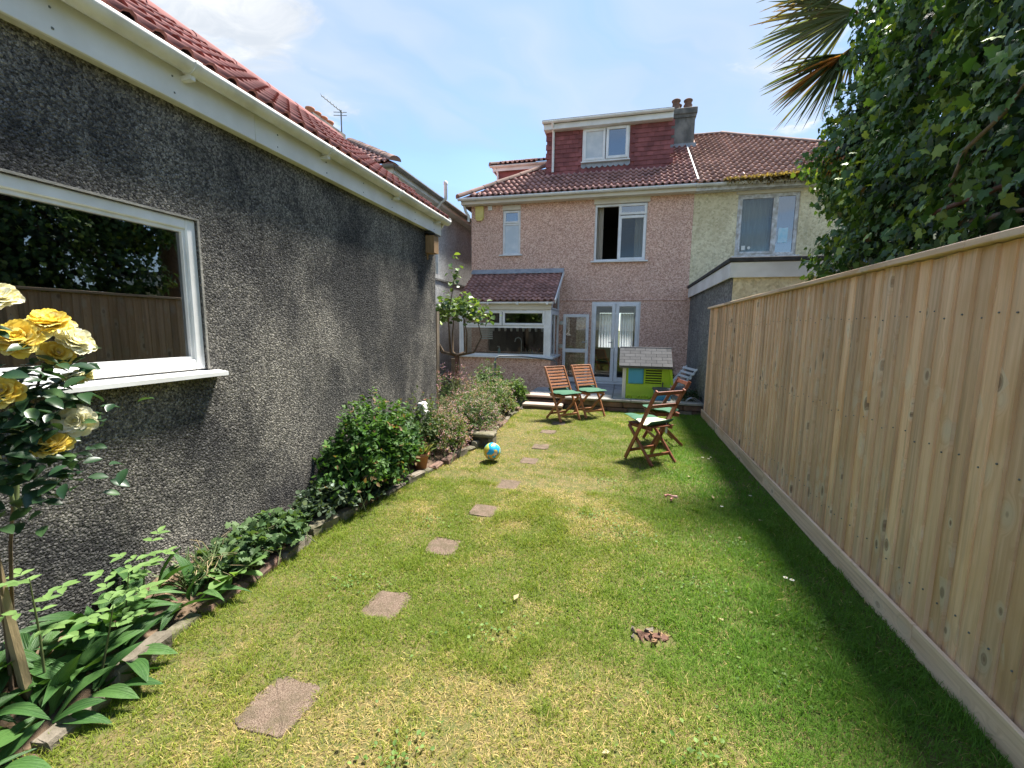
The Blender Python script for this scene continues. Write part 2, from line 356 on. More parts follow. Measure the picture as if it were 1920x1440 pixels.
def glass_mat(name, tint, base, rough=0.0):
    m, tr, b = newmat(name)
    tr.nodes.remove(b)
    fr = nd(tr, 'ShaderNodeFresnel', None, IOR=1.5)
    fac = mth(tr, 'ADD', mth(tr, 'MULTIPLY', fr.outputs[0], 1.0), base, clamp=True)
    tp = nd(tr, 'ShaderNodeBsdfTransparent', None, Color=c4(tint))
    gl = nd(tr, 'ShaderNodeBsdfGlossy', None, Color=(0.92, 0.95, 0.97, 1), Roughness=rough)
    mx = nd(tr, 'ShaderNodeMixShader', None, i0=fac)
    tr.links.new(tp.outputs[0], mx.inputs[1])
    tr.links.new(gl.outputs[0], mx.inputs[2])
    tr.links.new(mx.outputs[0], tr.nodes['Material Output'].inputs[0])
glass_mat('glass', (0.86, 0.89, 0.88), 0.0)
glass_mat('glass_reflective', (0.30, 0.33, 0.34), 0.20, 0.01)
glass_mat('glass_garage', (0.35, 0.38, 0.38), 0.16, 0.0)

def frosted():
    m, tr, b = newmat('glass_frosted')
    v = coords(tr)
    c = mixc(tr, smooth(tr, noise(tr, v, 2.5, 4.0, 0.6), 0.4, 0.7), (0.46, 0.49, 0.50), (0.62, 0.62, 0.60))
    tr.links.new(c, b.inputs['Base Color'])
    b.inputs['Roughness'].default_value = 0.12
    b.inputs['Specular IOR Level'].default_value = 0.8
    setbump(tr, b, noise(tr, v, 130.0, 2.0, 0.5), 0.1, 0.002)
frosted()

def ball_mat():
    """a map of the world printed on a ball: blue sea, yellow, green and orange land, white lettering-like specks"""
    m, tr, b = newmat('globe_print')
    v = coords(tr, 'object')
    n = noise(tr, v, 9.0, 4.0, 0.55, 0.6)
    land = smooth(tr, n, 0.48, 0.50)
    c2 = ramp(tr, noise(tr, vadd(tr, v, (4.0, 2.0, 1.0)), 8.0, 2.0, 0.5), [(0.32, (0.10, 0.42, 0.12)), (0.45, (0.75, 0.66, 0.10)), (0.60, (0.78, 0.38, 0.07)), (0.72, (0.70, 0.72, 0.66))])
    sea = mixc(tr, smooth(tr, noise(tr, v, 14.0, 3.0), 0.4, 0.65), (0.02, 0.36, 0.66), (0.06, 0.52, 0.74))
    c = mixc(tr, land, sea, c2)
    edge = mth(tr, 'MULTIPLY', smooth(tr, mth(tr, 'ABSOLUTE', mth(tr, 'SUBTRACT', n, 0.49)), 0.014, 0.006), 0.8)
    c = mixc(tr, edge, c, (0.05, 0.10, 0.22))
    tr.links.new(c, b.inputs['Base Color'])
    b.inputs['Roughness'].default_value = 0.35
ball_mat()
def stripe_mat():
    m, tr, b = newmat('cushion_stripe')
    v = coords(tr, 'object')
    s = nd(tr, 'ShaderNodeSeparateXYZ', None, i0=v).outputs[0]
    w = mth(tr, 'FRACT', mth(tr, 'MULTIPLY', s, 17.0))
    c = mixc(tr, mth(tr, 'GREATER_THAN', w, 0.22), (0.10, 0.16, 0.115), (0.60, 0.60, 0.44))
    tr.links.new(c, b.inputs['Base Color'])
    b.inputs['Roughness'].default_value = 0.9
    setbump(tr, b, noise(tr, v, 60.0), 0.2, 0.004)
stripe_mat()

# ------------------------------------------------------------------ mesh helpers
def link(o, parent=None, world=True):
    COL.objects.link(o)
    if parent is not None:
        o.parent = parent
        if world and parent.type == 'EMPTY' and parent.parent is None:
            o.matrix_parent_inverse = Matrix.Translation(-Vector(parent.location))
    return o
def tag(o, label, cat, group=None, kind=None):
    if label: o['label'] = label
    if cat: o['category'] = cat
    if group: o['group'] = group
    if kind: o['kind'] = kind
    return o
def thing(name, label, cat, loc=(0, 0, 0), group=None, rz=0.0):
    """an Empty at the thing's base that parents its parts"""
    o = bpy.data.objects.new(name, None)
    o.empty_display_size = 0.1
    o.location = loc
    o.rotation_euler = (0, 0, rz)
    COL.objects.link(o)
    return tag(o, label, cat, group)

class MB:
    def __init__(s):
        s.v = []; s.f = []; s.sm = []
    def add(s, vs, fs, smooth=False):
        b = len(s.v)
        s.v += [tuple(v) for v in vs]
        for f in fs:
            s.f.append(tuple(i + b for i in f)); s.sm.append(smooth)
        return s
    def box(s, x0, x1, y0, y1, z0, z1, M=None, bev=0.0):
        if bev > 0:
            e = min(bev, 0.45 * min(abs(x1 - x0), abs(y1 - y0), abs(z1 - z0)))
            vs = []
            for (X, sx) in ((x0, 1), (x1, -1)):
                for (Y, sy) in ((y0, 1), (y1, -1)):
                    for (Z, sz) in ((z0, 1), (z1, -1)):
                        vs += [(X, Y + sy * e, Z + sz * e), (X + sx * e, Y, Z + sz * e), (X + sx * e, Y + sy * e, Z)]
            def I(i, j, k, a): return (i * 4 + j * 2 + k) * 3 + a
            fs = []
            for i in (0, 1):
                q = [I(i, 0, 0, 0), I(i, 1, 0, 0), I(i, 1, 1, 0), I(i, 0, 1, 0)]; fs.append(q if i else q[::-1])
                q = [I(0, i, 0, 1), I(0, i, 1, 1), I(1, i, 1, 1), I(1, i, 0, 1)]; fs.append(q if i else q[::-1])
                q = [I(0, 0, i, 2), I(1, 0, i, 2), I(1, 1, i, 2), I(0, 1, i, 2)]; fs.append(q if i else q[::-1])
            for a in (0, 1):
                for b_ in (0, 1):
                    fs += [[I(a, b_, 0, 0), I(a, b_, 1, 0), I(a, b_, 1, 1), I(a, b_, 0, 1)],
                           [I(a, 0, b_, 0), I(a, 1, b_, 0), I(a, 1, b_, 2), I(a, 0, b_, 2)],
                           [I(0, a, b_, 1), I(1, a, b_, 1), I(1, a, b_, 2), I(0, a, b_, 2)]]
                    for c in (0, 1):
                        fs.append([I(a, b_, c, 0), I(a, b_, c, 1), I(a, b_, c, 2)])
        else:
            vs = [(x, y, z) for x in (x0, x1) for y in (y0, y1) for z in (z0, z1)]
            fs = [(0, 1, 3, 2), (4, 6, 7, 5), (0, 4, 5, 1), (2, 3, 7, 6), (0, 2, 6, 4), (1, 5, 7, 3)]
        if M is not None:
            vs = [M @ Vector(v) for v in vs]
        return s.add(vs, fs)
    def beam(s, a, b, w, h, up=(0, 0, 1), bev=0.0):
        """a bar from a to b: w across, h along the up direction"""
        a = Vector(a); b = Vector(b)
        d = (b - a); L = d.length; d.normalize()
        u = Vector(up); x = d.cross(u)
        if x.length < 1e-4: x = d.cross(Vector((0, 1, 0)))
        x.normalize(); u = x.cross(d)
        M = Matrix(((x.x, d.x, u.x, a.x), (x.y, d.y, u.y, a.y), (x.z, d.z, u.z, a.z), (0, 0, 0, 1)))
        return s.box(-w / 2, w / 2, 0, L, -h / 2, h / 2, M, bev)
    def tube(s, pts, rad, n=8, cap=True):
        pts = [Vector(p) for p in pts]
        if not hasattr(rad, '__len__'): rad = [rad] * len(pts)
        rings = []; ref = None
        for i, p in enumerate(pts):
            d = (pts[min(i + 1, len(pts) - 1)] - pts[max(i - 1, 0)]).normalized()
            if ref is None:
                ref = d.cross(Vector((0, 0, 1)))
                if ref.length < 1e-3: ref = d.cross(Vector((1, 0, 0)))
            ref = (ref - d * ref.dot(d)).normalized()
            w = d.cross(ref)
            rings.append([p + (ref * math.cos(k * 2 * math.pi / n) + w * math.sin(k * 2 * math.pi / n)) * rad[i] for k in range(n)])
        vs = [v for r_ in rings for v in r_]
        fs = [(i * n + k, i * n + (k + 1) % n, (i + 1) * n + (k + 1) % n, (i + 1) * n + k) for i in range(len(pts) - 1) for k in range(n)]
        s.add(vs, fs, True)
        if cap:
            s.add(rings[0], [tuple(range(n))[::-1]]); s.add(rings[-1], [tuple(range(n))])
        return s
    def lathe(s, prof, c=(0, 0, 0), n=16):
        vs = [(c[0] + r_ * math.cos(k * 2 * math.pi / n), c[1] + r_ * math.sin(k * 2 * math.pi / n), c[2] + z) for r_, z in prof for k in range(n)]
        fs = [(i * n + k, i * n + (k + 1) % n, (i + 1) * n + (k + 1) % n, (i + 1) * n + k) for i in range(len(prof) - 1) for k in range(n)]
        return s.add(vs, fs, True)
    def prism(s, poly, d):
        n = len(poly); d = Vector(d)
        vs = [Vector(p) for p in poly] + [Vector(p) + d for p in poly]
        return s.add(vs, [tuple(range(n))[::-1], tuple(range(n, 2 * n))] + [(i, (i + 1) % n, n + (i + 1) % n, n + i) for i in range(n)])
    def sweep(s, prof, a, b, closed=False):
        """an open profile [(u, z)] carried in a straight line from a to b (horizontal); u is measured to the side"""
        a = Vector(a); b = Vector(b); d = (b - a).normalized(); x = d.cross(Vector((0, 0, 1)))
        n = len(prof)
        vs = [p + x * u + Vector((0, 0, z)) for p in (a, b) for u, z in prof]
        m = n if closed else n - 1
        fs = [(i, (i + 1) % n, n + (i + 1) % n, n + i) for i in range(m)]
        s.add(vs, fs, True)
        if closed:
            s.add(vs[:n], [tuple(range(n))[::-1]]); s.add(vs[n:], [tuple(range(n))])
        return s
    def mesh(s, name, mat):
        me = bpy.data.meshes.new(name)
        me.from_pydata(s.v, [], s.f)
        me.polygons.foreach_set('use_smooth', s.sm)
        if mat: me.materials.append(MT[mat])
        me.validate(); me.update()
        return me
    def build(s, name, mat, parent=None, label=None, world=True):
        o = bpy.data.objects.new(name, s.mesh(name, mat))
        link(o, parent, world)
        if label: o['label'] = label
        return o
def place(name, me, M, parent):
    """one more piece that shares its mesh; M in world coordinates"""
    o = bpy.data.objects.new(name, me)
    link(o, parent)
    o.matrix_basis = M
    return o
def struct(name, mb, mat):
    o = mb.build(name, mat)
    o['kind'] = 'structure'
    return o
def frameM(o, x, y, z):
    return Matrix(((x[0], y[0], z[0], o[0]), (x[1], y[1], z[1], o[1]), (x[2], y[2], z[2], o[2]), (0, 0, 0, 1)))

def np_mesh(name, V, F, cols=None, mat=None, smooth=False):
    me = bpy.data.meshes.new(name)
    V = np.asarray(V, np.float32); F = np.asarray(F, np.int32)
    me.vertices.add(len(V)); me.vertices.foreach_set('co', V.ravel())
    me.loops.add(F.size); me.loops.foreach_set('vertex_index', F.ravel())
    me.polygons.add(len(F)); me.polygons.foreach_set('loop_start', np.arange(0, F.size, F.shape[1], dtype=np.int32))
    if smooth: me.polygons.foreach_set('use_smooth', np.ones(len(F), bool))
    me.update(calc_edges=True)
    if cols is not None:
        a = me.color_attributes.new('Col', 'FLOAT_COLOR', 'POINT')
        c = np.ones((len(V), 4), np.float32); c[:, :3] = cols
        a.data.foreach_set('color', c.ravel())
    if mat: me.materials.append(MT[mat])
    return me
def unit(v):
    return v / np.maximum(np.linalg.norm(v, axis=-1, keepdims=True), 1e-9)
def leaves(P, D, N, S, tmpl, cols):
    """one leaf per row: P base, D direction of growth, N upper side, S length; tmpl = (verts, tris)"""
    tv, tf = tmpl
    D = unit(D); X = unit(np.cross(D, N)); Z = np.cross(X, D)
    S = np.asarray(S).reshape(-1, 1, 1)
    V = P[:, None, :] + S * (X[:, None, :] * tv[None, :, 0:1] + D[:, None, :] * tv[None, :, 1:2] + Z[:, None, :] * tv[None, :, 2:3])
    n, k = len(P), len(tv)
    F = (tf[None] + (np.arange(n) * k)[:, None, None]).reshape(-1, 3)
    return V.reshape(-1, 3), F, np.repeat(cols, k, axis=0)
def merge(parts):
    V, F, C, o = [], [], [], 0
    for v, f, c in parts:
        V.append(v); F.append(f + o); C.append(c); o += len(v)
    return np.concatenate(V), np.concatenate(F), np.concatenate(C)
def strip(outline, bend=0.15, fold=0.08):
    """leaf outline [(y, halfwidth)] to a two-sided folded, drooping blade"""
    vs, fs = [], []
    for y, w in outline:
        z = -bend * y * y
        vs += [(-w, y, z + fold * w * 4), (0, y, z), (w, y, z + fold * w * 4)]
    for i in range(len(outline) - 1):
        a = i * 3; b = a + 3
        fs += [(a, a + 1, b + 1), (a, b + 1, b), (a + 1, a + 2, b + 2), (a + 1, b + 2, b + 1)]
    return np.array(vs, float), np.array(fs)
L_OVAL = strip([(0, 0.02), (0.3, 0.24), (0.65, 0.22), (1, 0.01)])
L_ROUND = strip([(0, 0.08), (0.35, 0.40), (0.75, 0.34), (1, 0.03)])
L_LANCE = strip([(0, 0.03), (0.3, 0.12), (0.65, 0.10), (1, 0.005)], 0.25)
L_SMALL = (np.array([(0, 0, 0), (-0.3, 0.5, 0.06), (0.3, 0.5, 0.06), (0, 1, -0.08)], float), np.array([(0, 2, 1), (1, 2, 3)]))
L_BIG = strip([(0, 0.03), (0.12, 0.07), (0.3, 0.15), (0.5, 0.185), (0.7, 0.155), (0.87, 0.08), (1, 0.004)], 0.32, 0.11)
_iv = [(0, 0), (-0.24, -0.12), (-0.52, 0.10), (-0.34, 0.34), (-0.40, 0.62), (-0.16, 0.66), (0, 1.0), (0.16, 0.66), (0.40, 0.62), (0.34, 0.34), (0.52, 0.10), (0.24, -0.12)]
L_IVY = (np.array([(0, 0.32, 0.03)] + [(x, y, -0.10 * (x * x + (y - 0.3) ** 2) + (0.05 if i % 2 else -0.02)) for i, (x, y) in enumerate(_iv)], float),
         np.array([(0, 1 + (i + 1) % 12, 1 + i) for i in range(12)]))
def tintc(n, a, b, jit=0.25, extra=None, pe=0.0):
    """n leaf colours between a and b, some of a third colour"""
    f = rng.random((n, 1)) ** 1.2
    c = np.array(a) * (1 - f) + np.array(b) * f
    c = c * (1 + (rng.random((n, 1)) - 0.5) * 2 * jit)
    if extra is not None:
        m = rng.random(n) < pe
        c[m] = np.array(extra) * (0.7 + 0.6 * rng.random((m.sum(), 1)))
    return c
def leaf_obj(name, data, mat, parent=None, kind=None):
    V, F, C = data
    o = bpy.data.objects.new(name, np_mesh(name, V, F, C, mat))
    link(o, parent)
    if kind: o['kind'] = kind
    return o
def vnoise(x, y, s, seed=0):
    """value noise on a plane, numpy"""
    g = np.random.default_rng(1000 + seed).random((64, 64))
    x = x * s + 17.3; y = y * s + 9.1
    i = np.floor(x).astype(int); j = np.floor(y).astype(int)
    fx = x - i; fy = y - j
    fx = fx * fx * (3 - 2 * fx); fy = fy * fy * (3 - 2 * fy)
    G = lambda a, b: g[a % 64, b % 64]
    return (G(i, j) * (1 - fx) + G(i + 1, j) * fx) * (1 - fy) + (G(i, j + 1) * (1 - fx) + G(i + 1, j + 1) * fx) * fy

def wall_holes(mb, a0, a1, z0, z1, holes, put, depth):
    """a wall face cut by rectangular holes, with reveals; put(a, z, d) gives the point d behind the face"""
    xs = sorted({a0, a1} | {h[0] for h in holes} | {h[1] for h in holes})
    zs = sorted({z0, z1} | {h[2] for h in holes} | {h[3] for h in holes})
    for i in range(len(xs) - 1):
        for j in range(len(zs) - 1):
            cx = (xs[i] + xs[i + 1]) / 2; cz = (zs[j] + zs[j + 1]) / 2
            if any(h[0] < cx < h[1] and h[2] < cz < h[3] for h in holes): continue
            mb.add([put(xs[i], zs[j], 0), put(xs[i + 1], zs[j], 0), put(xs[i + 1], zs[j + 1], 0), put(xs[i], zs[j + 1], 0)], [(0, 1, 2, 3)])
    for h in holes:
        c = [(h[0], h[2]), (h[1], h[2]), (h[1], h[3]), (h[0], h[3])]
        for k in range(4):
            p, q = c[k], c[(k + 1) % 4]
            mb.add([put(*p, 0), put(*q, 0), put(*q, depth), put(*p, depth)], [(0, 1, 2, 3)])
    return mb

# windows standing in a plane y = const (looking along +y)
def sash(parent, x0, x1, z0, z1, y, bar=0.055, d=0.05, mat='upvc', glass='glass', name='sash', proud=0.0):
    m = MB()
    m.box(x0, x0 + bar, y - proud, y + d, z0, z1, bev=0.008); m.box(x1 - bar, x1, y - proud, y + d, z0, z1, bev=0.008)
    m.box(x0 + bar, x1 - bar, y - proud, y + d, z0, z0 + bar, bev=0.008); m.box(x0 + bar, x1 - bar, y - proud, y + d, z1 - bar, z1, bev=0.008)
    f = m.build(name, mat, parent)
    g = MB(); g.box(x0 + bar - 0.004, x1 - bar + 0.004, y + d * 0.5, y + d * 0.5 + 0.006, z0 + bar - 0.004, z1 - bar + 0.004)
    g.build('pane', glass, parent)
    return f
def frame_y(parent, x0, x1, z0, z1, y, bar, d, mat='upvc', mull=(), trans=()):
    m = MB()
    m.box(x0, x0 + bar, y, y + d, z0, z1); m.box(x1 - bar, x1, y, y + d, z0, z1)
    m.box(x0 + bar, x1 - bar, y, y + d, z0, z0 + bar); m.box(x0 + bar, x1 - bar, y, y + d, z1 - bar, z1)
    for c in mull: m.box(c - bar / 2, c + bar / 2, y + 0.002, y + d - 0.002, z0 + bar, z1 - bar)
    for (c, a, b) in trans: m.box(a, b, y + 0.004, y + d - 0.004, c - bar / 2, c + bar / 2)
    return m.build('window', mat, parent)

def half_round(mb, a, b, r_, side=1, thick=0.006):
    """an open half-round gutter from a to b (centre line of its rim)"""
    prof = [(r_ * math.cos(math.pi + math.pi * k / 10), r_ * math.sin(math.pi + math.pi * k / 10)) for k in range(11)]
    inner = [((r_ - thick) * math.cos(2 * math.pi - math.pi * k / 10), (r_ - thick) * math.sin(2 * math.pi - math.pi * k / 10)) for k in range(11)]
    return mb.sweep(prof + inner, a, b, closed=True)

def roll_tile(w, l, roll, nose, n_roll=2):
    """an interlocking roof tile: flat pans and half-round rolls, thick front nose; x across, y up the slope, z out"""
    pts = []
    p = w / n_roll
    for k in range(n_roll):
        x0 = k * p
        pts += [(x0, 0.0), (x0 + p * 0.44, 0.0), (x0 + p * 0.54, roll * 0.72), (x0 + p * 0.70, roll), (x0 + p * 0.86, roll * 0.72), (x0 + p * 0.97, 0.0)]
    pts.append((w * 1.02, 0.0))
    n = len(pts)
    vs = [(x, 0, z + nose) for x, z in pts] + [(x, l, z * 0.9 + 0.002) for x, z in pts] + [(x, 0.006, z + nose - 0.017) for x, z in pts]
    fs = [(i, i + 1, n + i + 1, n + i) for i in range(n - 1)] + [(2 * n + i, 2 * n + i + 1, i + 1, i) for i in range(n - 1)]
    fs += [(0, n, 2 * n), (n - 1, 3 * n - 1, 2 * n - 1)]
    m = MB(); m.add(vs, fs[:n - 1], True); m.f += fs[n - 1:]; m.sm += [False] * (len(fs) - n + 1)
    return m
def tile_slope(parent, me, O, U, V, nu, nv, w, g, keep=None, jit=0.004, name='roof_tile', stagger=0.0):
    O = Vector(O); U = Vector(U).normalized(); V = Vector(V).normalized(); N = U.cross(V)
    cnt = 0
    for j in range(nv):
        for i in range(nu):
            p = O + U * (i * w + (stagger * w if j % 2 else 0)) + V * (j * g)
            c = p + U * w / 2 + V * g / 2
            if keep and not keep(c): continue
            p = p + N * random.uniform(-jit, jit) * 0.5 + V * random.uniform(-jit, jit)
            place(name, me, frameM(p, U, V, N), parent); cnt += 1
    return cnt
def ridge_cap(parent, a, b, r_=0.11, seg=0.42, mat='tile_ridge', name='ridge_tile'):
    a = Vector(a); b = Vector(b); d = (b - a); n = max(1, round(d.length / seg)); L = d.length / n
    m = MB(); k = 7
    vs = []
    for y, rr in ((0, r_ * 1.06), (L * 1.04, r_)):
        vs += [(rr * math.cos(math.pi * i / k), y, rr * 0.8 * math.sin(math.pi * i / k)) for i in range(k + 1)]
    m.add(vs, [(i, i + 1, k + 2 + i, k + 1 + i)[::-1] for i in range(k)], True)
    m.add([vs[i] for i in range(k + 1)], [tuple(range(k + 1))])
    me = m.mesh(name, mat)
    y = d.normalized(); x = y.cross(Vector((0, 0, 1))).normalized(); z = x.cross(y)
    for i in range(n):
        place(name, me, frameM(a + y * L * i + z * random.uniform(-0.004, 0.004), x, y, z), parent)

# ------------------------------------------------------------------ ground, lawn, bed, patio
g = MB(); g.add([(-500, -500, -0.10), (500, -500, -0.10), (500, 500, -0.10), (-500, 500, -0.10)], [(0, 1, 2, 3)])
struct('ground', g, 'ground')
EDGE_Y = [-2.0, 0.5, 0.92, 1.58, 2.0, 2.8, 3.9, 4.6, 5.5, 7.1, 8.7]
EDGE_X = [-2.02, -2.02, -2.05, -2.16, -2.18, -2.24, -2.11, -1.99, -1.85, -1.88, -1.91]
def edge_x(y):
    return np.interp(y, EDGE_Y, EDGE_X)
def lawn_z(x, y):
    return (vnoise(x, y, 1.1, 3) - 0.5) * 0.035 + (vnoise(x, y, 4.0, 4) - 0.5) * 0.012
def grid_mesh(name, ys, xf, nx, zf, mat):
    V = []
    for y in ys:
        x0, x1 = xf(y)
        xs = np.linspace(x0, x1, nx)
        V.append(np.stack([xs, np.full(nx, y), zf(xs, np.full(nx, y))], 1))
    V = np.concatenate(V); n = len(ys)
    F = [(j * nx + i, j * nx + i + 1, (j + 1) * nx + i + 1, (j + 1) * nx + i) for j in range(n - 1) for i in range(nx - 1)]
    o = bpy.data.objects.new(name, np_mesh(name, V, F, None, mat, True))
    COL.objects.link(o); o['kind'] = 'structure'
    return o
grid_mesh('lawn', np.linspace(-2, 8.62, 90), lambda y: (float(edge_x(y)) + 0.04, 1.62), 40, lawn_z, 'lawn_base')
def bed_z(x, y):
    d = np.clip((edge_x(y) - x) / 0.25, 0, 1)
    return -0.03 + 0.13 * d + (vnoise(x, y, 7.0, 8) - 0.5) * 0.07 * d
bed = grid_mesh('flower_bed', np.linspace(-2, 8.7, 110), lambda y: (-2.62 if y < 5.9 else -4.4, float(edge_x(y)) + 0.06), 26, bed_z, 'soil')
# edging stones and old bricks along the bed, each its own lump
def lump(l, w, h, seed, bev=0.018, n=3):
    r_ = random.Random(seed); m = MB()
    m.box(-l / 2, l / 2, -w / 2, w / 2, 0, h, bev=bev)
    m.v = [(x + r_.uniform(-1, 1) * 0.012, y + r_.uniform(-1, 1) * 0.012, z + (r_.uniform(-1, 1) * 0.012 if z > h * 0.5 else 0)) for x, y, z in m.v]
    return m
lumps = [lump(0.30, 0.09, 0.13, k).mesh('edging_stone', ('concrete_moss', 'stone_grey', 'brick_dark')[k % 3]) for k in range(6)]
y = 0.55; k = 0
while y < 8.5:
    L = random.uniform(0.16, 0.34)
    x = float(edge_x(y + L / 2)); dx = float(edge_x(y + L) - edge_x(y))
    o = place('edging_stone', lumps[(k * 5 + k // 3) % 6], Matrix.Translation((x + random.uniform(-0.02, 0.015), y + L / 2, -0.060 + random.uniform(-0.03, 0.015))) @ Matrix.Rotation(math.atan2(L, dx) + random.uniform(-0.1, 0.1), 4, 'Z') @ Matrix.Diagonal((L / 0.30, 1, random.uniform(0.8, 1.15), 1)), bed)
    y += L + random.uniform(0.0, 0.05); k += 1

# patio with its slabs, retaining wall with coping, steps
pt_ = MB(); pt_.box(-1.93, 1.555, 8.80, 11.48, -0.1, 0.155)
patio = struct('patio', pt_, 'concrete')
slab = MB(); slab.box(0, 0.585, 0, 0.525, 0, 0.04, bev=0.006)
slab_me = slab.mesh('slab', 'paving')
for i in range(6):
    for j in range(5):
        place('slab', slab_me, Matrix.Translation((-1.93 + i * 0.595 - (0.0), 8.83 + j * 0.535, 0.158 + random.uniform(-0.003, 0.003))) @ Matrix.Rotation(random.uniform(-0.006, 0.006), 4, 'Z'), patio)
rw = thing('retaining_wall', 'low dark stone retaining wall with pale coping along the patio edge', 'retaining wall', (0.2, 8.7, 0))
st_m = [lump(0.42, 0.15, 0.11, 40 + k, 0.014).mesh('stone', ('brick_dark', 'stone_grey')[k % 2]) for k in range(4)]
for row in range(2):
    x = -1.08 - 0.1 * row; k = 0
    while x < 1.47:
        L = random.uniform(0.30, 0.46); L = min(L, 1.50 - x)
        place('stone', st_m[random.randrange(4)], Matrix.Translation((x + L / 2, 8.70, -0.03 + row * 0.112)) @ Matrix.Diagonal((L / 0.425, 1, 1, 1)), rw)
        x += L + 0.006
for k in range(4):
    c = MB(); c.box(-1.09 + k * 0.648, -1.09 + k * 0.648 + 0.642, 8.58, 8.80, 0.197, 0.243, bev=0.008)
    c.build('coping', 'concrete', rw)
gs = thing('garden_steps', 'two shallow pinkish slab steps beside the flower bed up to the patio', 'steps', (-1.5, 8.5, 0))
m = MB(); m.box(-1.86, -1.10, 8.34, 8.66, -0.06, 0.065); m.build('riser', 'brick_dark', gs)
m = MB(); m.box(-1.88, -1.09, 8.31, 8.68, 0.067, 0.112, bev=0.008); m.build('tread', 'step_slab', gs)
m = MB(); m.box(-1.86, -1.11, 8.682, 8.80, -0.06, 0.150); m.build('riser', 'brick_dark', gs)
m = MB(); m.box(-1.90, -1.10, 8.64, 8.97, 0.205, 0.245, bev=0.008); m.build('tread', 'step_slab', gs)

# ------------------------------------------------------------------ fence
FX = 1.505
fence = thing('board_fence', 'tall pale feather-edge timber fence with knots along the lawn', 'fence', (FX, 3.5, 0))
bmesh_ = []
for k in range(4):
    m = MB()
    r_ = random.Random(k)
    zs = [0.10, 0.6, 1.2, 1.97]
    vs = []
    for z in zs:
        o1 = r_.uniform(-0.0015, 0.0015)
        # feather edge: 5 mm at the far side under its neighbour, 17 mm at the near side
        vs += [(-0.019 + o1, 0.0, z), (-0.003 + o1, 0.128, z), (0.004, 0.128, z), (0.004, 0.0, z)]
    fs = []
    for i in range(len(zs) - 1):
        a = i * 4
        for q in range(4):
            fs.append((a + q, a + (q + 1) % 4, a + 4 + (q + 1) % 4, a + 4 + q))
    n = len(zs) * 4
    fs += [(0, 1, 2, 3), (n - 1, n - 2, n - 3, n - 4)]
    m.add(vs, fs)
    bmesh_.append(m.mesh('board', 'fence_wood'))
yb = -1.6
while yb < 8.40:
    place('board', random.choice(bmesh_), Matrix.Translation((FX + random.uniform(-0.003, 0.003), yb, random.uniform(-0.006, 0.004))) @ Matrix.Rotation(random.uniform(-0.0025, 0.0025), 4, 'X') @ Matrix.Rotation(random.uniform(-0.035, 0.02), 4, 'Z'), fence)
    yb += random.uniform(0.098, 0.108)
y0 = -1.6
for L in (1.6, 2.43, 2.4, 2.40, 1.30):
    m = MB(); m.box(FX - 0.044, FX - 0.022, y0 + 0.002, y0 + L - 0.002, 0.012 + random.uniform(-0.004, 0.004), 0.158, bev=0.003)
    m.build('gravel_board', 'fence_wood_pale', fence)
    m = MB(); m.box(FX - 0.050, FX + 0.03, y0 + 0.001, y0 + L - 0.001, 1.976, 2.010, bev=0.004)
    m.build('capping_rail', 'fence_wood_pale', fence)
    y0 += L
for z in (0.35, 1.05, 1.70):
    m = MB(); m.box(FX + 0.006, FX + 0.045, -1.6, 8.5, z - 0.04, z + 0.04); m.build('arris_rail', 'fence_wood_pale', fence)
for yy in (0.8, 3.2, 5.6):
    m = MB(); m.box(FX + 0.047, FX + 0.147, yy, yy + 0.1, -0.1, 1.966); m.build('post', 'fence_wood_pale', fence)
# nails
nm = MB(); nm.tube([(-0.0225, 0, 0), (-0.0185, 0, 0)], 0.0042, 6)
nail = nm.mesh('nail', 'steel_painted')
boards = [o for o in fence.children if o.name.startswith('board')]
for bo in boards:
    if 1.2 < bo.location.y < 8.4:
        for z in (0.34, 1.06, 1.69):
            place('nail', nail, Matrix.Translation((0.0035, 0.036 + random.uniform(-0.012, 0.012), z + random.uniform(-0.025, 0.025))), bo)

# ------------------------------------------------------------------ garage
GX = -2.60; GY = 5.82
gar = thing('garage', 'dark grey roughcast garage with red tiled roof and white eaves', 'garage', (GX, 2.0, 0))
WY0, WY1, WZ0, WZ1 = 0.55, 2.24, 1.315, 2.235
m = MB()
wall_holes(m, -2.5, GY, -0.1, 2.97, [(WY0, WY1, WZ0 - 0.046, WZ1)], lambda a, z, d: (GX - d, a, z), 0.12)
m.add([(GX, GY, -0.1), (-5.9, GY, -0.1), (-5.9, GY, 2.97), (-4.2, GY, 4.32), (GX, GY, 2.97)], [(0, 1, 2, 3, 4)])
m.add([(-5.9, GY, -0.1), (-5.9, -2.5, -0.1), (-5.9, -2.5, 2.97), (-5.9, GY, 2.97)], [(0, 1, 2, 3)])
m.add([(GX, -2.5, -0.1), (-5.9, -2.5, -0.1), (-5.9, -2.5, 2.97), (GX, -2.5, 2.97)], [(0, 1, 2, 3)])
m.build('wall', 'roughcast_dark', gar)
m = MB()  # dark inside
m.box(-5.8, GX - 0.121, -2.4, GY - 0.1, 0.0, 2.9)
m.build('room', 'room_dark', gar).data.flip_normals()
# take the inner box's face towards the window away: build it as an open box
ro = gar.children[-1]
bm = bmesh.new(); bm.from_mesh(ro.data)
bmesh.ops.delete(bm, geom=[f for f in bm.faces if abs(f.calc_center_median().x - (GX - 0.121)) < 1e-3], context='FACES')
bm.to_mesh(ro.data); bm.free()
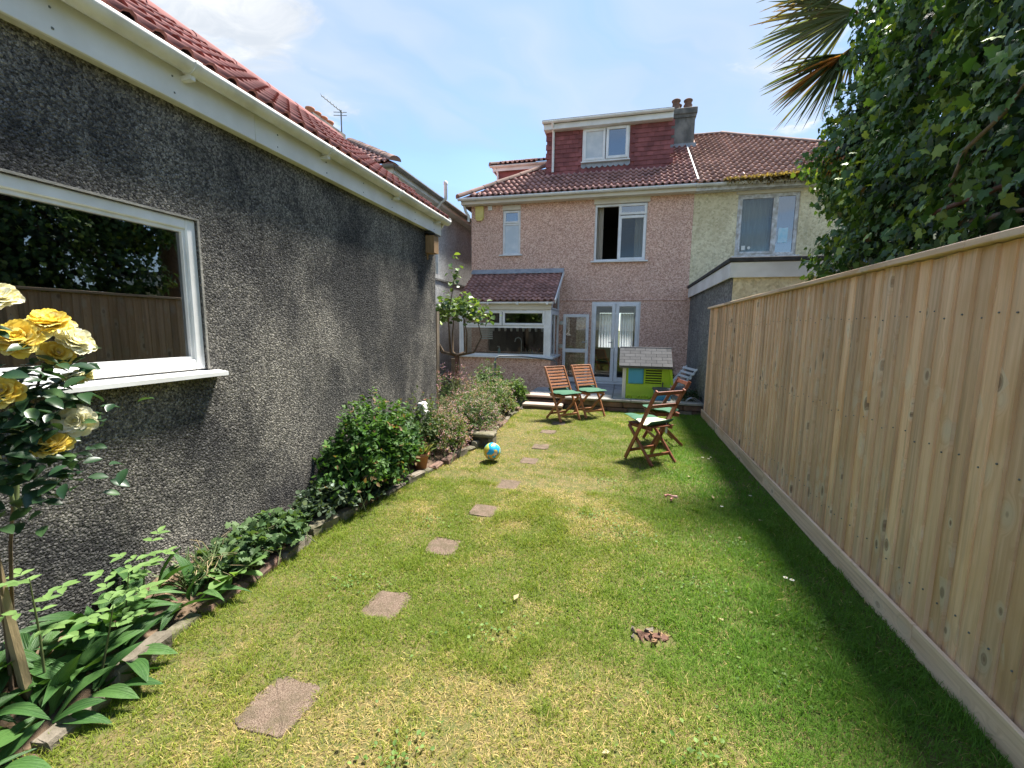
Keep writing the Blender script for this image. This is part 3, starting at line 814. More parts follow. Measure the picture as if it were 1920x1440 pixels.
# window in the x = GX plane
gw = MB(); b_ = 0.062; xx0, xx1 = GX - 0.075, GX - 0.012
gw.box(xx0, xx1, WY0, WY0 + b_, WZ0, WZ1, bev=0.006); gw.box(xx0, xx1, WY1 - b_, WY1, WZ0, WZ1, bev=0.006)
gw.box(xx0, xx1, WY0 + b_, WY1 - b_, WZ0, WZ0 + b_, bev=0.006); gw.box(xx0, xx1, WY0 + b_, WY1 - b_, WZ1 - b_, WZ1, bev=0.006)
win = gw.build('window', 'upvc', gar)
gb = MB(); e = b_ + 0.001; q = 0.018
for (ya, yb_, za, zb) in ((WY0 + e, WY0 + e + q, WZ0 + e, WZ1 - e), (WY1 - e - q, WY1 - e, WZ0 + e, WZ1 - e), (WY0 + e + q, WY1 - e - q, WZ0 + e, WZ0 + e + q), (WY0 + e + q, WY1 - e - q, WZ1 - e - q, WZ1 - e)):
    gb.box(xx0 + 0.01, xx1 - 0.014, ya, yb_, za, zb)
gb.build('glazing_bead', 'upvc', win)
gp = MB(); gp.box(xx0 + 0.022, xx0 + 0.028, WY0 + e + 0.01, WY1 - e - 0.01, WZ0 + e + 0.01, WZ1 - e - 0.01); gp.build('pane', 'glass_garage', win)
gs2 = MB(); gs2.prism([(GX - 0.07, WY0 - 0.06, WZ0 - 0.004), (GX + 0.085, WY0 - 0.06, WZ0 - 0.022), (GX + 0.085, WY0 - 0.06, WZ0 - 0.046), (GX - 0.07, WY0 - 0.06, WZ0 - 0.046)], (0, WY1 + 0.075 - WY0 + 0.06, 0)); gs2.build('sill', 'upvc', win)
# mortar fillet round the frame
mf = MB(); mf.box(GX - 0.02, GX + 0.006, WY1 + 0.001, WY1 + 0.014, WZ0, WZ1 + 0.012); mf.box(GX - 0.02, GX + 0.006, WY0, WY1, WZ1 + 0.001, WZ1 + 0.013); mf.build('mortar_fillet', 'concrete', win)
# eaves
y0 = -2.5
for k, L in enumerate((2.2, 2.97, 3.20)):
    y1 = min(y0 + L, GY + 0.06)
    f = MB(); f.box(-2.545, -2.525, y0 + 0.0015, y1 - 0.0015, 2.862, 3.075, bev=0.003)
    fo = f.build('fascia_board', 'fascia_white', gar)
    for yy in np.arange(y0 + 0.2, y1 - 0.05, 0.55):
        for zz_ in (2.90, 2.985):
            s_ = MB(); s_.tube([(-2.5255, yy + random.uniform(-0.01, 0.01), zz_), (-2.5225, yy, zz_)], 0.0055, 6); s_.build('screw', 'steel_painted', fo)
    y0 = y1
f = MB(); f.box(-2.60, -2.5455, -2.5, GY + 0.05, 2.868, 2.882); f.build('soffit', 'upvc_dirty', gar)
f = MB(); half_round(f, (-2.462, -2.5, 3.075), (-2.462, GY + 0.12, 3.075), 0.060)
gt = f.build('gutter', 'upvc_dirty', gar)
for yy in (0.9, 2.16, 3.36, 4.55, 5.66):
    u = MB(); prof = [(0.0675 * math.cos(math.pi + math.pi * k / 10), 0.0675 * math.sin(math.pi + math.pi * k / 10)) for k in range(11)]
    prof2 = [(0.061 * math.cos(2 * math.pi - math.pi * k / 10), 0.061 * math.sin(2 * math.pi - math.pi * k / 10)) for k in range(11)]
    u.sweep(prof + prof2, (-2.462, yy - 0.018, 3.075), (-2.462, yy + 0.018, 3.075), closed=True)
    u.box(-2.5245, -2.45, yy - 0.014, yy + 0.014, 2.985, 3.01)
    u.build('gutter_bracket', 'upvc_dirty', gt)
f = MB(); f.tube([(-2.462, GY + 0.12, 3.074), (-2.462, GY + 0.128, 3.074)], 0.060, 14); f.build('stop_end', 'upvc_dirty', gt)
PT = 0.725
rf = MB()
EX, EZ = -2.47, 3.095
rf.add([(EX - 0.03, -2.5, EZ - 0.02), (EX - 0.03, GY + 0.12, EZ - 0.02), (-4.2, GY + 0.12, EZ - 0.02 + (4.2 + EX - 0.03) * PT), (-4.2, -2.5, EZ - 0.02 + (4.2 + EX - 0.03) * PT)], [(0, 1, 2, 3)])
rf.add([(-5.95, -2.5, EZ), (-5.95, GY + 0.12, EZ), (-4.2, GY + 0.12, EZ - 0.02 + (4.2 + EX - 0.03) * PT), (-4.2, -2.5, EZ - 0.02 + (4.2 + EX - 0.03) * PT)], [(3, 2, 1, 0)])
grf = rf.build('roof', 'tile_garage', gar)
tm = roll_tile(0.30, 0.36, 0.030, 0.026, 2).mesh('roof_tile', 'tile_garage')
Vd = Vector((-1, 0, PT)).normalized()
tile_slope(grf, tm, (EX + 0.02, -1.28, EZ - 0.005), (0, 1, 0), Vd, 24, 7, 0.30, 0.312)
ridge_cap(grf, (-4.2, -1.3, EZ + (4.2 + EX) * PT - 0.05), (-4.2, GY + 0.1, EZ + (4.2 + EX) * PT - 0.05), 0.13, 0.44, 'tile_garage')
f = MB(); f.beam((EX - 0.05, GY + 0.085, EZ - 0.10), (-4.2, GY + 0.085, EZ - 0.10 + (4.15 + EX) * PT), 0.03, 0.17); f.build('barge_board', 'fascia_white', gar)

# small things on the garage wall
nb = thing('nest_box', 'small brown wooden nest box under the garage eaves', 'nest box', (GX + 0.09, 5.56, 2.56))
m = MB(); m.box(GX + 0.012, GX + 0.135, 5.49, 5.635, 2.575, 2.80); m.build('body', 'wood_box', nb)
m = MB(); m.prism([(GX + 0.002, 5.475, 2.835), (GX + 0.155, 5.475, 2.803), (GX + 0.155, 5.475, 2.818), (GX + 0.002, 5.475, 2.85)], (0, 0.175, 0)); m.build('lid', 'black_plastic', nb)
m = MB(); m.box(GX + 0.002, GX + 0.011, 5.545, 5.58, 2.50, 2.83); m.build('back_board', 'wood_box', nb)
m = MB(); m.tube([(GX + 0.075, 5.6352, 2.74), (GX + 0.075, 5.637, 2.74)], 0.015, 12); m.build('entrance_hole', 'black_plastic', nb)
so = thing('outdoor_socket', 'white plastic outdoor socket box low on the garage wall', 'socket', (GX + 0.05, 5.27, 0.46))
m = MB(); m.box(GX + 0.002, GX + 0.045, 5.20, 5.34, 0.44, 0.60, bev=0.008); m.build('body', 'upvc', so)
m = MB(); m.prism([(GX + 0.047, 5.195, 0.60), (GX + 0.085, 5.195, 0.565), (GX + 0.115, 5.195, 0.455), (GX + 0.047, 5.195, 0.455)], (0, 0.15, 0)); m.build('lid', 'upvc', so)
m = MB(); m.tube([(GX + 0.108, 5.27, 0.475), (GX + 0.118, 5.27, 0.475)], 0.012, 10); m.build('latch', 'steel_painted', so)

# ------------------------------------------------------------------ the pink house
FY = 11.5
PY = lambda a, z, d: (a, FY + d, z)
house = thing('semi_detached_house', 'pink pebbledashed house with brown tiled roof and red tile-hung dormer', 'house', (-1.3, FY, 0))
HX0, HX1 = -4.07, 1.50
SW = (-3.20, -2.715, 3.52, 4.74)
BW = (-0.80, 0.455, 3.295, 4.745)
FD = (-0.80, 0.405, 0.20, 2.295)
m = MB()
wall_holes(m, HX0, HX1, -0.1, 4.86, [SW, BW, FD, (-3.6, -1.9, 0.95, 2.2)], PY, 0.16)
m.add([(HX0, FY, -0.1), (HX0, 18.4, -0.1), (HX0, 18.4, 4.86), (HX0, FY, 4.86)], [(0, 1, 2, 3)])
wall_holes(m, HX0, HX1, -0.1, 4.86, [(-0.95, 0.55, 0.9, 2.25)], lambda a, z, d: (a, 18.4 - d, z), 0.16)
m.build('wall', 'pebbledash_pink', house)
m = MB(); m.prism([(-1.64, FY - 0.018, 2.325), (-1.64, FY - 0.001, 2.325), (-1.64, FY - 0.001, 2.345)], (HX1 + 1.62, 0, 0)); m.build('drip_bead', 'pebbledash_pink', house)
m = MB(); m.box(HX1 - 0.004, 1.5545, FY - 0.006, FY - 0.003, -0.1, 2.42); m.build('wall_return', 'pebbledash_pink', house)
# rooms behind the openings
def room(x0, x1, y0, y1, z0, z1, mat, back=None):
    r_ = MB()
    r_.add([(x0, y0, z0), (x1, y0, z0), (x1, y1, z0), (x0, y1, z0)], [(0, 1, 2, 3)])
    r_.add([(x0, y0, z1), (x1, y0, z1), (x1, y1, z1), (x0, y1, z1)], [(3, 2, 1, 0)])
    r_.add([(x0, y0, z0), (x0, y1, z0), (x0, y1, z1), (x0, y0, z1)], [(0, 1, 2, 3)])
    r_.add([(x1, y0, z0), (x1, y1, z0), (x1, y1, z1), (x1, y0, z1)], [(3, 2, 1, 0)])
    wall_holes(r_, x0, x1, z0, z1, [back] if back else [], lambda a, z, d: (a, y1 + d, z), 0.1)
    return r_.build('room', mat, house)
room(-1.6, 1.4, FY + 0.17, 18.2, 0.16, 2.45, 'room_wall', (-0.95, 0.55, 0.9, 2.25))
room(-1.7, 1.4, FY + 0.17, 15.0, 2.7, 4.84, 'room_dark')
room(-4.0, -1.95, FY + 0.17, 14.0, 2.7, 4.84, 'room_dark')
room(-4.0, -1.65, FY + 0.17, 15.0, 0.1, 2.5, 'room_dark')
# small window
w = frame_y(house, SW[0], SW[1], SW[2], SW[3] - 0.09, FY + 0.03, 0.045, 0.07)
sash(w, SW[0] + 0.045, SW[1] - 0.045, SW[2] + 0.045, 4.29, FY + 0.03, 0.012, 0.03, glass='glass_frosted')
sash(w, SW[0] + 0.03, SW[1] - 0.03, 4.33, SW[3] - 0.095, FY + 0.012, 0.05, 0.05, glass='glass_reflective')
m = MB(); m.box(SW[0] + 0.046, SW[1] - 0.046, FY + 0.034, FY + 0.096, 4.292, 4.328); m.build('transom', 'upvc', w)
m = MB(); m.box(SW[0], SW[1], FY - 0.03, FY + 0.1, SW[3] - 0.085, SW[3] + 0.03); m.build('head_panel', 'fascia_cream', w)
m = MB(); m.box(SW[0] - 0.08, SW[1] + 0.06, FY - 0.07, FY + 0.08, SW[2] - 0.03, SW[2] - 0.001, bev=0.004); m.build('sill', 'upvc', w)
# big window: open dark light beside a casement with a top light
w = frame_y(house, BW[0], BW[1], BW[2], BW[3] - 0.075, FY + 0.03, 0.05, 0.07, mull=(-0.20,))
sash(w, -0.215, BW[1] - 0.01, BW[2] + 0.01, 4.385, FY + 0.008, 0.07, 0.05)
sash(w, -0.215, BW[1] - 0.01, 4.40, BW[3] - 0.085, FY - 0.004, 0.06, 0.05, glass='glass_reflective')
m = MB(); m.box(BW[0] - 0.03, BW[1] + 0.05, FY - 0.035, FY + 0.1, BW[3] - 0.07, BW[3] + 0.055); m.build('head_panel', 'fascia_cream', w)
m = MB(); m.box(BW[0] - 0.07, BW[1] + 0.06, FY - 0.08, FY + 0.08, BW[2] - 0.033, BW[2] - 0.001, bev=0.004); m.build('sill', 'upvc', w)
def curtain(x0, x1, z0, z1, y, mat, parent, amp=0.03, folds=7):
    n = folds * 6; vs = []
    for i in range(n + 1):
        x = x0 + (x1 - x0) * i / n
        vs += [(x, y + amp * math.sin(i / 6 * 2 * math.pi) + amp * 0.4 * math.sin(i * 0.9), z) for z in (z0, z1)]
    c = MB(); c.add(vs, [(2 * i, 2 * i + 2, 2 * i + 3, 2 * i + 1) for i in range(n)], True)
    return c.build('curtain', mat, parent)
curtain(BW[0] + 0.03, BW[0] + 0.20, BW[2] + 0.02, BW[3], FY + 0.22, 'curtain_beige', w, 0.025, 4)
curtain(0.18, BW[1] - 0.01, BW[2] + 0.02, BW[3], FY + 0.22, 'curtain_beige', w, 0.025, 5)
# french doors
w = frame_y(house, FD[0], FD[1], FD[2], FD[3], FY + 0.012, 0.055, 0.07)
w.name = 'french_door_frame'
for (a, b, hx) in ((FD[0] + 0.03, -0.205, -0.25), (-0.195, FD[1] - 0.03, None)):
    d_ = MB(); bb = 0.085
    d_.box(a, a + bb, FY - 0.012, FY + 0.05, FD[2] + 0.05, FD[3] - 0.04, bev=0.008); d_.box(b - bb, b, FY - 0.012, FY + 0.05, FD[2] + 0.05, FD[3] - 0.04, bev=0.008)
    d_.box(a + bb, b - bb, FY - 0.012, FY + 0.05, FD[2] + 0.05, FD[2] + 0.16, bev=0.008); d_.box(a + bb, b - bb, FY - 0.012, FY + 0.05, FD[3] - 0.04 - bb, FD[3] - 0.04, bev=0.008)
    do = d_.build('french_door', 'upvc', house)
    p_ = MB(); p_.box(a + bb - 0.004, b - bb + 0.004, FY + 0.018, FY + 0.024, FD[2] + 0.156, FD[3] - 0.12); p_.build('pane', 'glass', do)
    if hx:
        h_ = MB(); h_.box(hx - 0.018, hx + 0.018, FY - 0.020, FY - 0.0125, 1.10, 1.34); h_.tube([(hx, FY - 0.02, 1.26), (hx, FY - 0.06, 1.26), (hx - 0.11, FY - 0.06, 1.26)], 0.009, 8); h_.build('handle', 'steel', do)
m = MB(); m.box(FD[0] - 0.02, FD[1] + 0.02, FY - 0.10, FY + 0.012, FD[2] - 0.005, FD[2] + 0.03, bev=0.004); m.build('threshold', 'upvc', house)
curtain(-0.95, -0.2, 0.85, 2.22, 17.95, 'sheer', house, 0.05, 7)
curtain(-0.12, 0.55, 0.85, 2.22, 17.95, 'sheer', house, 0.05, 7)
curtain(0.25, 0.40, 0.3, 2.25, FY + 0.24, 'curtain_beige', house, 0.02, 4)
# the room's sofa and table, dark shapes behind the glass
so_ = thing('sofa', 'dark sofa inside behind the french doors', 'sofa', (-0.4, 14.2, 0.16))
m = MB(); m.box(-1.3, 0.5, 13.9, 14.7, 0.162, 0.58, bev=0.06); m.build('seat', 'room_dark', so_)
m = MB(); m.box(-1.3, 0.5, 14.45, 14.75, 0.582, 1.0, bev=0.06); m.build('backrest', 'room_dark', so_)
# glazed door standing open against the wall
gd = thing('glazed_door', 'white framed two-pane glazed door folded open against the pink wall', 'door', (-1.5, FY - 0.12, 0.2))
a, b, z0, z1, yy = -1.515, -0.855, 0.22, 1.965, FY - 0.14
m = MB(); bb = 0.075
m.box(a, a + bb, yy, yy + 0.045, z0, z1, bev=0.008); m.box(b - bb, b, yy, yy + 0.045, z0, z1, bev=0.008)
for (p, q) in ((z0, z0 + 0.12), (0.985, 1.085), (z1 - bb, z1)): m.box(a + bb, b - bb, yy, yy + 0.045, p, q, bev=0.008)
m.build('frame', 'upvc', gd)
for (p, q) in ((z0 + 0.116, 0.989), (1.081, z1 - bb + 0.004)):
    g_ = MB(); g_.box(a + bb - 0.004, b - bb + 0.004, yy + 0.02, yy + 0.026, p, q); g_.build('pane', 'glass', gd)
m = MB(); m.box(b - 0.055, b - 0.02, yy - 0.01, yy - 0.0005, 1.10, 1.32); m.tube([(b - 0.037, yy - 0.01, 1.26), (b - 0.037, yy - 0.05, 1.26), (b - 0.16, yy - 0.05, 1.26)], 0.009, 8); m.build('handle', 'steel', gd)
m = MB()
for z in (0.5, 1.1, 1.7): m.box(a - 0.10, a - 0.002, yy + 0.015, yy + 0.035, z, z + 0.09)
m.build('hinge', 'steel', gd)
# alarm box and sensor
al = thing('alarm_box', 'faded yellow burglar alarm box high on the pink wall', 'alarm box', (-3.83, FY - 0.05, 4.42))
m = MB(); m.box(-3.945, -3.715, FY - 0.075, FY - 0.002, 4.485, 4.785, bev=0.01); m.build('body', 'alarm_yellow', al)
m = MB(); m.prism([(-3.945, FY - 0.075, 4.483), (-3.715, FY - 0.075, 4.483), (-3.76, FY - 0.06, 4.42), (-3.90, FY - 0.06, 4.42)], (0, 0.055, 0)); m.build('lens', 'alarm_yellow', al)
m = MB(); m.box(-3.60, -3.49, FY - 0.045, FY - 0.002, 4.675, 4.785, bev=0.006)
tag(m.build('sensor_box', 'upvc'), 'small white square sensor box under the eaves', 'sensor')

# main roof, hipped on one side
EY, EZR, SL = 11.17, 4.915, 0.655
RY = 15.0; RZ = EZR + (RY - EY) * SL
m = MB()
hx = -4.33 + (RY - EY)
m.add([(-4.33, EY, EZR), (HX1 + 0.005, EY, EZR), (HX1 + 0.005, RY, RZ), (hx, RY, RZ)], [(0, 1, 2, 3)])
m.add([(-4.33, EY, EZR), (hx, RY, RZ), (-4.33, RY + RY - EY, EZR)], [(0, 1, 2)])
m.add([(-4.33, RY + RY - EY, EZR), (hx, RY, RZ), (HX1 + 0.005, RY, RZ), (HX1 + 0.005, RY + RY - EY, EZR)], [(0, 1, 2, 3)])
roof = m.build('roof', 'tile_brown', house)
tmb = roll_tile(0.30, 0.345, 0.048, 0.040, 2).mesh('roof_tile', 'tile_brown')
Vr = Vector((0, 1, SL)).normalized()
def keep_main(c):
    if c.x < -4.33 + (c.y - EY) + 0.12: return False
    if c.x > HX1: return False
    if -2.2 < c.x < 0.93 and c.y > 12.45: return False
    if c.y > 14.0 and c.x > 1.02 : return False
    if c.x < -2.0 and c.y > 13.2: return False
    return c.y < RY - 0.05
tile_slope(roof, tmb, (-4.35, EY - 0.03, EZR + 0.0), (1, 0, 0), Vr, 20, 15, 0.2935, 0.295, keep_main)
ridge_cap(roof, (-4.33, EY, EZR + 0.035), (-2.2, EY + 2.13, EZR + 2.13 * SL + 0.035), 0.11, 0.40)
# lead verge strip between the two roofs
m = MB(); m.beam((HX1 + 0.02, EY - 0.02, EZR + 0.085), (HX1 + 0.02, RY - 0.9, EZR + (RY - 0.9 - EY) * SL + 0.085), 0.03, 0.05, Vr.cross(Vector((1, 0, 0))) * -1); m.build('party_strip', 'lead', house)
# eaves
m = MB(); m.box(-4.27, HX1, 11.24, 11.26, 4.79, 4.925, bev=0.003); m.build('fascia_board', 'fascia_cream', house)
m = MB(); m.box(-4.27, HX1, 11.2605, FY, 4.80, 4.815); m.build('soffit', 'fascia_cream', house)
m = MB(); m.box(-4.27, -4.25, 11.2605, 18.6, 4.79, 4.925); m.build('fascia_board', 'fascia_cream', house)
m = MB(); half_round(m, (-4.33, 11.175, 4.925), (HX1, 11.175, 4.925), 0.058)
gu = m.build('gutter', 'upvc', house)
for x in (-3.9, -3.1, -1.85, -0.62, 0.62, 1.45):
    u = MB(); u.sweep([(0.065 * math.cos(math.pi + math.pi * k / 8), 0.065 * math.sin(math.pi + math.pi * k / 8)) for k in range(9)] + [(0.059 * math.cos(2 * math.pi - math.pi * k / 8), 0.059 * math.sin(2 * math.pi - math.pi * k / 8)) for k in range(9)], (x - 0.02, 11.175, 4.925), (x + 0.02, 11.175, 4.925), closed=True)
    u.build('gutter_bracket', 'upvc', gu)
m = MB(); m.tube([(-4.23, 11.33, 4.84), (-4.20, 11.40, 4.66), (-4.13, 11.44, 4.55), (-4.13, 11.44, 4.40)], 0.035, 10); m.build('downpipe', 'upvc_dirty', house)

# dormer
DY = 12.5; DX0, DX1 = -2.24, 0.97; DW = (-1.265, -0.045, 6.045, 6.90)
dz0 = EZR + (DY - EY) * SL - 0.06
m = MB()
wall_holes(m, DX0, DX1, dz0, 6.93, [DW], lambda a, z, d: (a, DY + d, z), 0.14)
for x in (DX0, DX1): m.add([(x, DY, dz0), (x, RY, RZ), (x, RY, 6.93), (x, DY, 6.93)], [(0, 1, 2, 3)])
dor = m.build('dormer', 'tile_hung', house)
tm = MB(); tm.prism([(0, 0, 0.0), (0, -0.034, 0.0), (0, -0.014, 0.150), (0, 0, 0.150)], (0.158, 0, 0))
hung = tm.mesh('hung_tile', 'tile_hung')
z = dz0 + 0.03; row = 0
while z < 6.86:
    x = DX0 - 0.02 + (0.08 if row % 2 else 0.0)
    while x < DX1 - 0.02:
        c = x + 0.08
        if not (DW[0] - 0.06 < c < DW[1] + 0.06 and DW[2] - 0.13 < z + 0.07 < DW[3] + 0.03):
            place('hung_tile', hung, Matrix.Translation((x + random.uniform(-0.002, 0.002), DY - 0.001 - random.uniform(0, 0.004), z + random.uniform(-0.003, 0.003))) @ Matrix.Diagonal((1, 1, min(1.0, (6.925 - z) / 0.152), 1)), dor)
        x += 0.162
    z += 0.113; row += 1
wd = frame_y(house, DW[0], DW[1], DW[2], DW[3], DY - 0.03, 0.05, 0.07)
sash(wd, DW[0] + 0.03, -0.665, DW[2] + 0.035, DW[3] - 0.03, DY - 0.05, 0.065, 0.05, glass='glass_frosted')
sash(wd, -0.645, DW[1] - 0.03, DW[2] + 0.035, DW[3] - 0.03, DY - 0.08, 0.07, 0.05, glass='glass_reflective')
m = MB(); m.box(DW[0] - 0.03, DW[1] + 0.03, DY - 0.10, DY + 0.02, DW[2] - 0.03, DW[2] - 0.001, bev=0.004); m.build('sill', 'upvc', wd)
m = MB()
vs = []; n = 54
for i in range(n + 1):
    x = DW[0] - 0.03 + (DW[1] - DW[0] + 0.06) * i / n
    vs += [(x, DY - 0.028, DW[2] - 0.032), (x, DY - 0.045, DW[2] - 0.115 - 0.05 * abs(math.sin(i / n * math.pi * 9)))]
m.add(vs, [(2 * i, 2 * i + 1, 2 * i + 3, 2 * i + 2) for i in range(n)]); m.build('lead_apron', 'lead', wd)
m = MB(); m.box(-1.6, 0.6, DY + 0.145, DY + 2.2, 5.9, 6.9); ro = m.build('room', 'room_dark', house)
bm = bmesh.new(); bm.from_mesh(ro.data); bmesh.ops.delete(bm, geom=[f for f in bm.faces if abs(f.calc_center_median().y - (DY + 0.145)) < 1e-3], context='FACES'); bm.to_mesh(ro.data); bm.free()
m = MB(); m.box(DX0 - 0.06, DX1 + 0.03, 12.30, 12.322, 6.89, 7.03, bev=0.003); m.box(DX0 - 0.06, DX0 - 0.04, 12.3225, 15.0, 6.89, 7.03); m.build('fascia_board', 'fascia_white', house)
m = MB(); m.box(DX0 - 0.055, DX1 + 0.028, 12.3225, DY, 6.885, 6.90); m.build('soffit', 'fascia_white', house)
m = MB(); m.box(DX0 - 0.1, DX1 + 0.04, 12.27, 15.2, 7.085, 7.125); m.build('dormer_roof', 'felt_black', house)
m = MB(); half_round(m, (DX0 - 0.09, 12.245, 7.075), (DX1 + 0.03, 12.245, 7.075), 0.055); m.build('gutter', 'upvc', house)
m = MB(); m.tube([(-2.05, 12.25, 7.03), (-2.05, 12.30, 6.95), (-2.05, 12.42, 6.86), (-2.05, 12.42, 5.83)], 0.034, 10); m.build('downpipe', 'upvc', house)
# side dormer behind the hip
m = MB(); m.box(-3.97, -2.3, 13.55, 16.0, 5.2, 6.33); sd = m.build('side_dormer', 'tile_hung', house)
m = MB(); m.box(-4.08, -2.26, 13.44, 13.462, 6.335, 6.46); m.box(-4.08, -4.06, 13.4625, 16.0, 6.335, 6.46); m.build('fascia_board', 'fascia_white', sd)
m = MB(); half_round(m, (-4.15, 13.39, 6.475), (-2.26, 13.39, 6.475), 0.052); m.build('gutter', 'upvc_dirty', sd)
m = MB(); m.tube([(-4.0, 13.44, 6.45), (-3.93, 13.5, 6.3), (-3.93, 13.5, 5.6)], 0.034, 8); m.build('downpipe', 'upvc', sd)
m = MB(); m.add([(-4.15, 13.4, 6.49), (-2.2, 13.4, 6.49), (-2.2, 14.4, 6.87), (-2.9, 14.4, 6.87)], [(0, 1, 2, 3)]); m.add([(-4.15, 13.4, 6.49), (-2.9, 14.4, 6.87), (-4.15, 16, 6.49)], [(0, 1, 2)])
sdr = m.build('side_roof', 'tile_brown', house)
tile_slope(sdr, tmb, (-4.2, 13.37, 6.495), (1, 0, 0), (0, 1, 0.38), 7, 4, 0.2935, 0.27, lambda c: c.x > -4.15 + (c.y - 13.4) * 1.25 + 0.12)
ridge_cap(sdr, (-4.15, 13.4, 6.51), (-2.9, 14.4, 6.89), 0.10, 0.4)
# chimney
m = MB(); m.box(1.07, 1.72, 14.0, 14.62, 6.2, 7.58); m.box(1.045, 1.745, 13.975, 14.645, 7.582, 7.66); m.box(1.02, 1.77, 13.95, 14.67, 7.662, 7.84, bev=0.02)
ch = m.build('chimney', 'chimney_render', house)
for (x, yy_) in ((1.20, 14.15), (1.53, 14.2), (1.27, 14.45), (1.56, 14.5)):
    p_ = MB(); p_.lathe([(0.115, 7.84), (0.125, 7.86), (0.105, 7.90), (0.095, 8.07), (0.12, 8.09), (0.125, 8.12), (0.085, 8.15), (0.0, 8.16)], (x, yy_, 0), 14); p_.build('chimney_pot', 'pot_clay', ch)
m = MB(); m.box(1.03, 1.78, 13.93, 13.999, 6.70, 6.87); m.build('flashing', 'lead', ch)

# ------------------------------------------------------------------ kitchen lean-to on the pink house
KY = 10.2; KX0, KX1 = -3.93, -1.66
m = MB(); m.box(KX0, KX1 + 0.03, KY + 0.02, FY - 0.002, -0.1, 0.875); m.build('lean_to_wall', 'pebbledash_pink', house)
m = MB(); m.box(KX0 - 0.03, KX1 + 0.09, KY - 0.07, KY + 0.16, 0.878, 0.925, bev=0.006); m.box(KX1 - 0.07, KX1 + 0.09, KY + 0.161, FY - 0.003, 0.878, 0.925, bev=0.006); m.build('sill', 'upvc', house)
m = MB(); m.box(KX1 - 0.10, KX1 + 0.02, KY - 0.01, KY + 0.10, 0.927, 2.03, bev=0.006); m.build('corner_post', 'upvc', house)
m = MB(); m.box(KX0, KX0 + 0.06, KY - 0.01, KY + 0.10, 0.927, 2.03, bev=0.006); m.build('corner_post', 'upvc', house)
wk = frame_y(house, KX0 + 0.061, KX1 - 0.101, 0.927, 2.03, KY, 0.05, 0.06, trans=((1.625, KX0 + 0.111, KX1 - 0.151),))
m = MB(); m.box(KX0 + 0.1115, KX1 - 0.1515, KY + 0.03, KY + 0.036, 0.978, 1.599); m.build('pane', 'glass', wk)
mid = -2.83
sash(wk, KX0 + 0.09, mid - 0.008, 1.655, 2.005, KY - 0.015, 0.06, 0.05)
sash(wk, mid + 0.008, KX1 - 0.13, 1.655, 2.005, KY - 0.015, 0.06, 0.05)
# right hand side glazing
m = MB()
xs_ = KX1 - 0.03
for (ya, yb2) in ((KY + 0.101, KY + 0.15), (KY + 0.58, KY + 0.64), (FY - 0.06, FY - 0.002)): m.box(xs_, xs_ + 0.05, ya, yb2, 0.927, 1.93)
m.box(xs_, xs_ + 0.05, KY + 0.151, KY + 0.579, 0.927, 0.98); m.box(xs_, xs_ + 0.05, KY + 0.1, FY - 0.002, 1.931, 2.05)
m.build('side_frame', 'upvc', house)
m = MB(); m.box(xs_ + 0.02, xs_ + 0.026, KY + 0.15, KY + 0.58, 0.98, 1.93); m.build('pane', 'glass', house)
m = MB(); tri = [(KY + 0.05, 2.06), (FY - 0.05, 2.06), (FY - 0.05, 2.98)]
for i in range(3):
    p, q = tri[i], tri[(i + 1) % 3]
    m.beam((xs_ + 0.025, p[0], p[1]), (xs_ + 0.025, q[0], q[1]), 0.05, 0.055)
m.build('gable_frame', 'upvc', house)
m = MB(); m.prism([(xs_ + 0.022, a_, b2) for a_, b2 in tri], (0.006, 0, 0)); m.build('pane', 'glass', house)
m = MB(); m.box(KX0 - 0.05, KX1 + 0.02, KY - 0.04, KY - 0.018, 2.035, 2.17, bev=0.003); m.build('fascia_board', 'fascia_cream', house)
m = MB(); m.box(KX0 - 0.05, KX1 + 0.02, KY - 0.0175, KY + 0.1, 2.032, 2.05); m.build('soffit', 'fascia_white', house)
m = MB(); half_round(m, (KX0 - 0.08, KY - 0.095, 2.205), (KX1 + 0.07, KY - 0.095, 2.205), 0.05)
kg = m.build('gutter', 'upvc', house)
for x in (-3.15, -2.43, -1.72):
    u = MB(); u.box(x - 0.02, x + 0.02, KY - 0.15, KY - 0.041, 2.145, 2.152); u.box(x - 0.02, x + 0.02, KY - 0.152, KY - 0.146, 2.145, 2.21); u.build('gutter_bracket', 'upvc', kg)
KS = (3.03 - 2.22) / (FY - KY + 0.06)
m = MB(); m.add([(KX0 - 0.07, KY - 0.06, 2.215), (KX1 + 0.10, KY - 0.06, 2.215), (KX1 + 0.10, FY, 3.03), (KX0 - 0.07, FY, 3.03)], [(0, 1, 2, 3)])
kr = m.build('lean_to_roof', 'tile_brown', house)
kt = roll_tile(0.29, 0.20, 0.042, 0.036, 2).mesh('roof_tile', 'tile_brown')
Vk = Vector((0, 1, KS)).normalized()
tile_slope(kr, kt, (KX0 - 0.07, KY - 0.09, 2.215), (1, 0, 0), Vk, 8, 10, 0.302, 0.156)
m = MB(); m.prism([(KX0 - 0.1, FY - 0.003, 3.145), (KX0 - 0.1, FY - 0.02, 3.145), (KX0 - 0.1, FY - 0.16, 3.03), (KX0 - 0.1, FY - 0.16, 3.015)], (KX1 - KX0 + 0.22, 0, 0)); m.build('lead_flashing', 'lead', house)
m = MB(); m.beam((KX1 + 0.115, KY - 0.08, 2.215), (KX1 + 0.115, FY - 0.01, 3.04), 0.02, 0.10); m.build('barge_board', 'upvc', house)
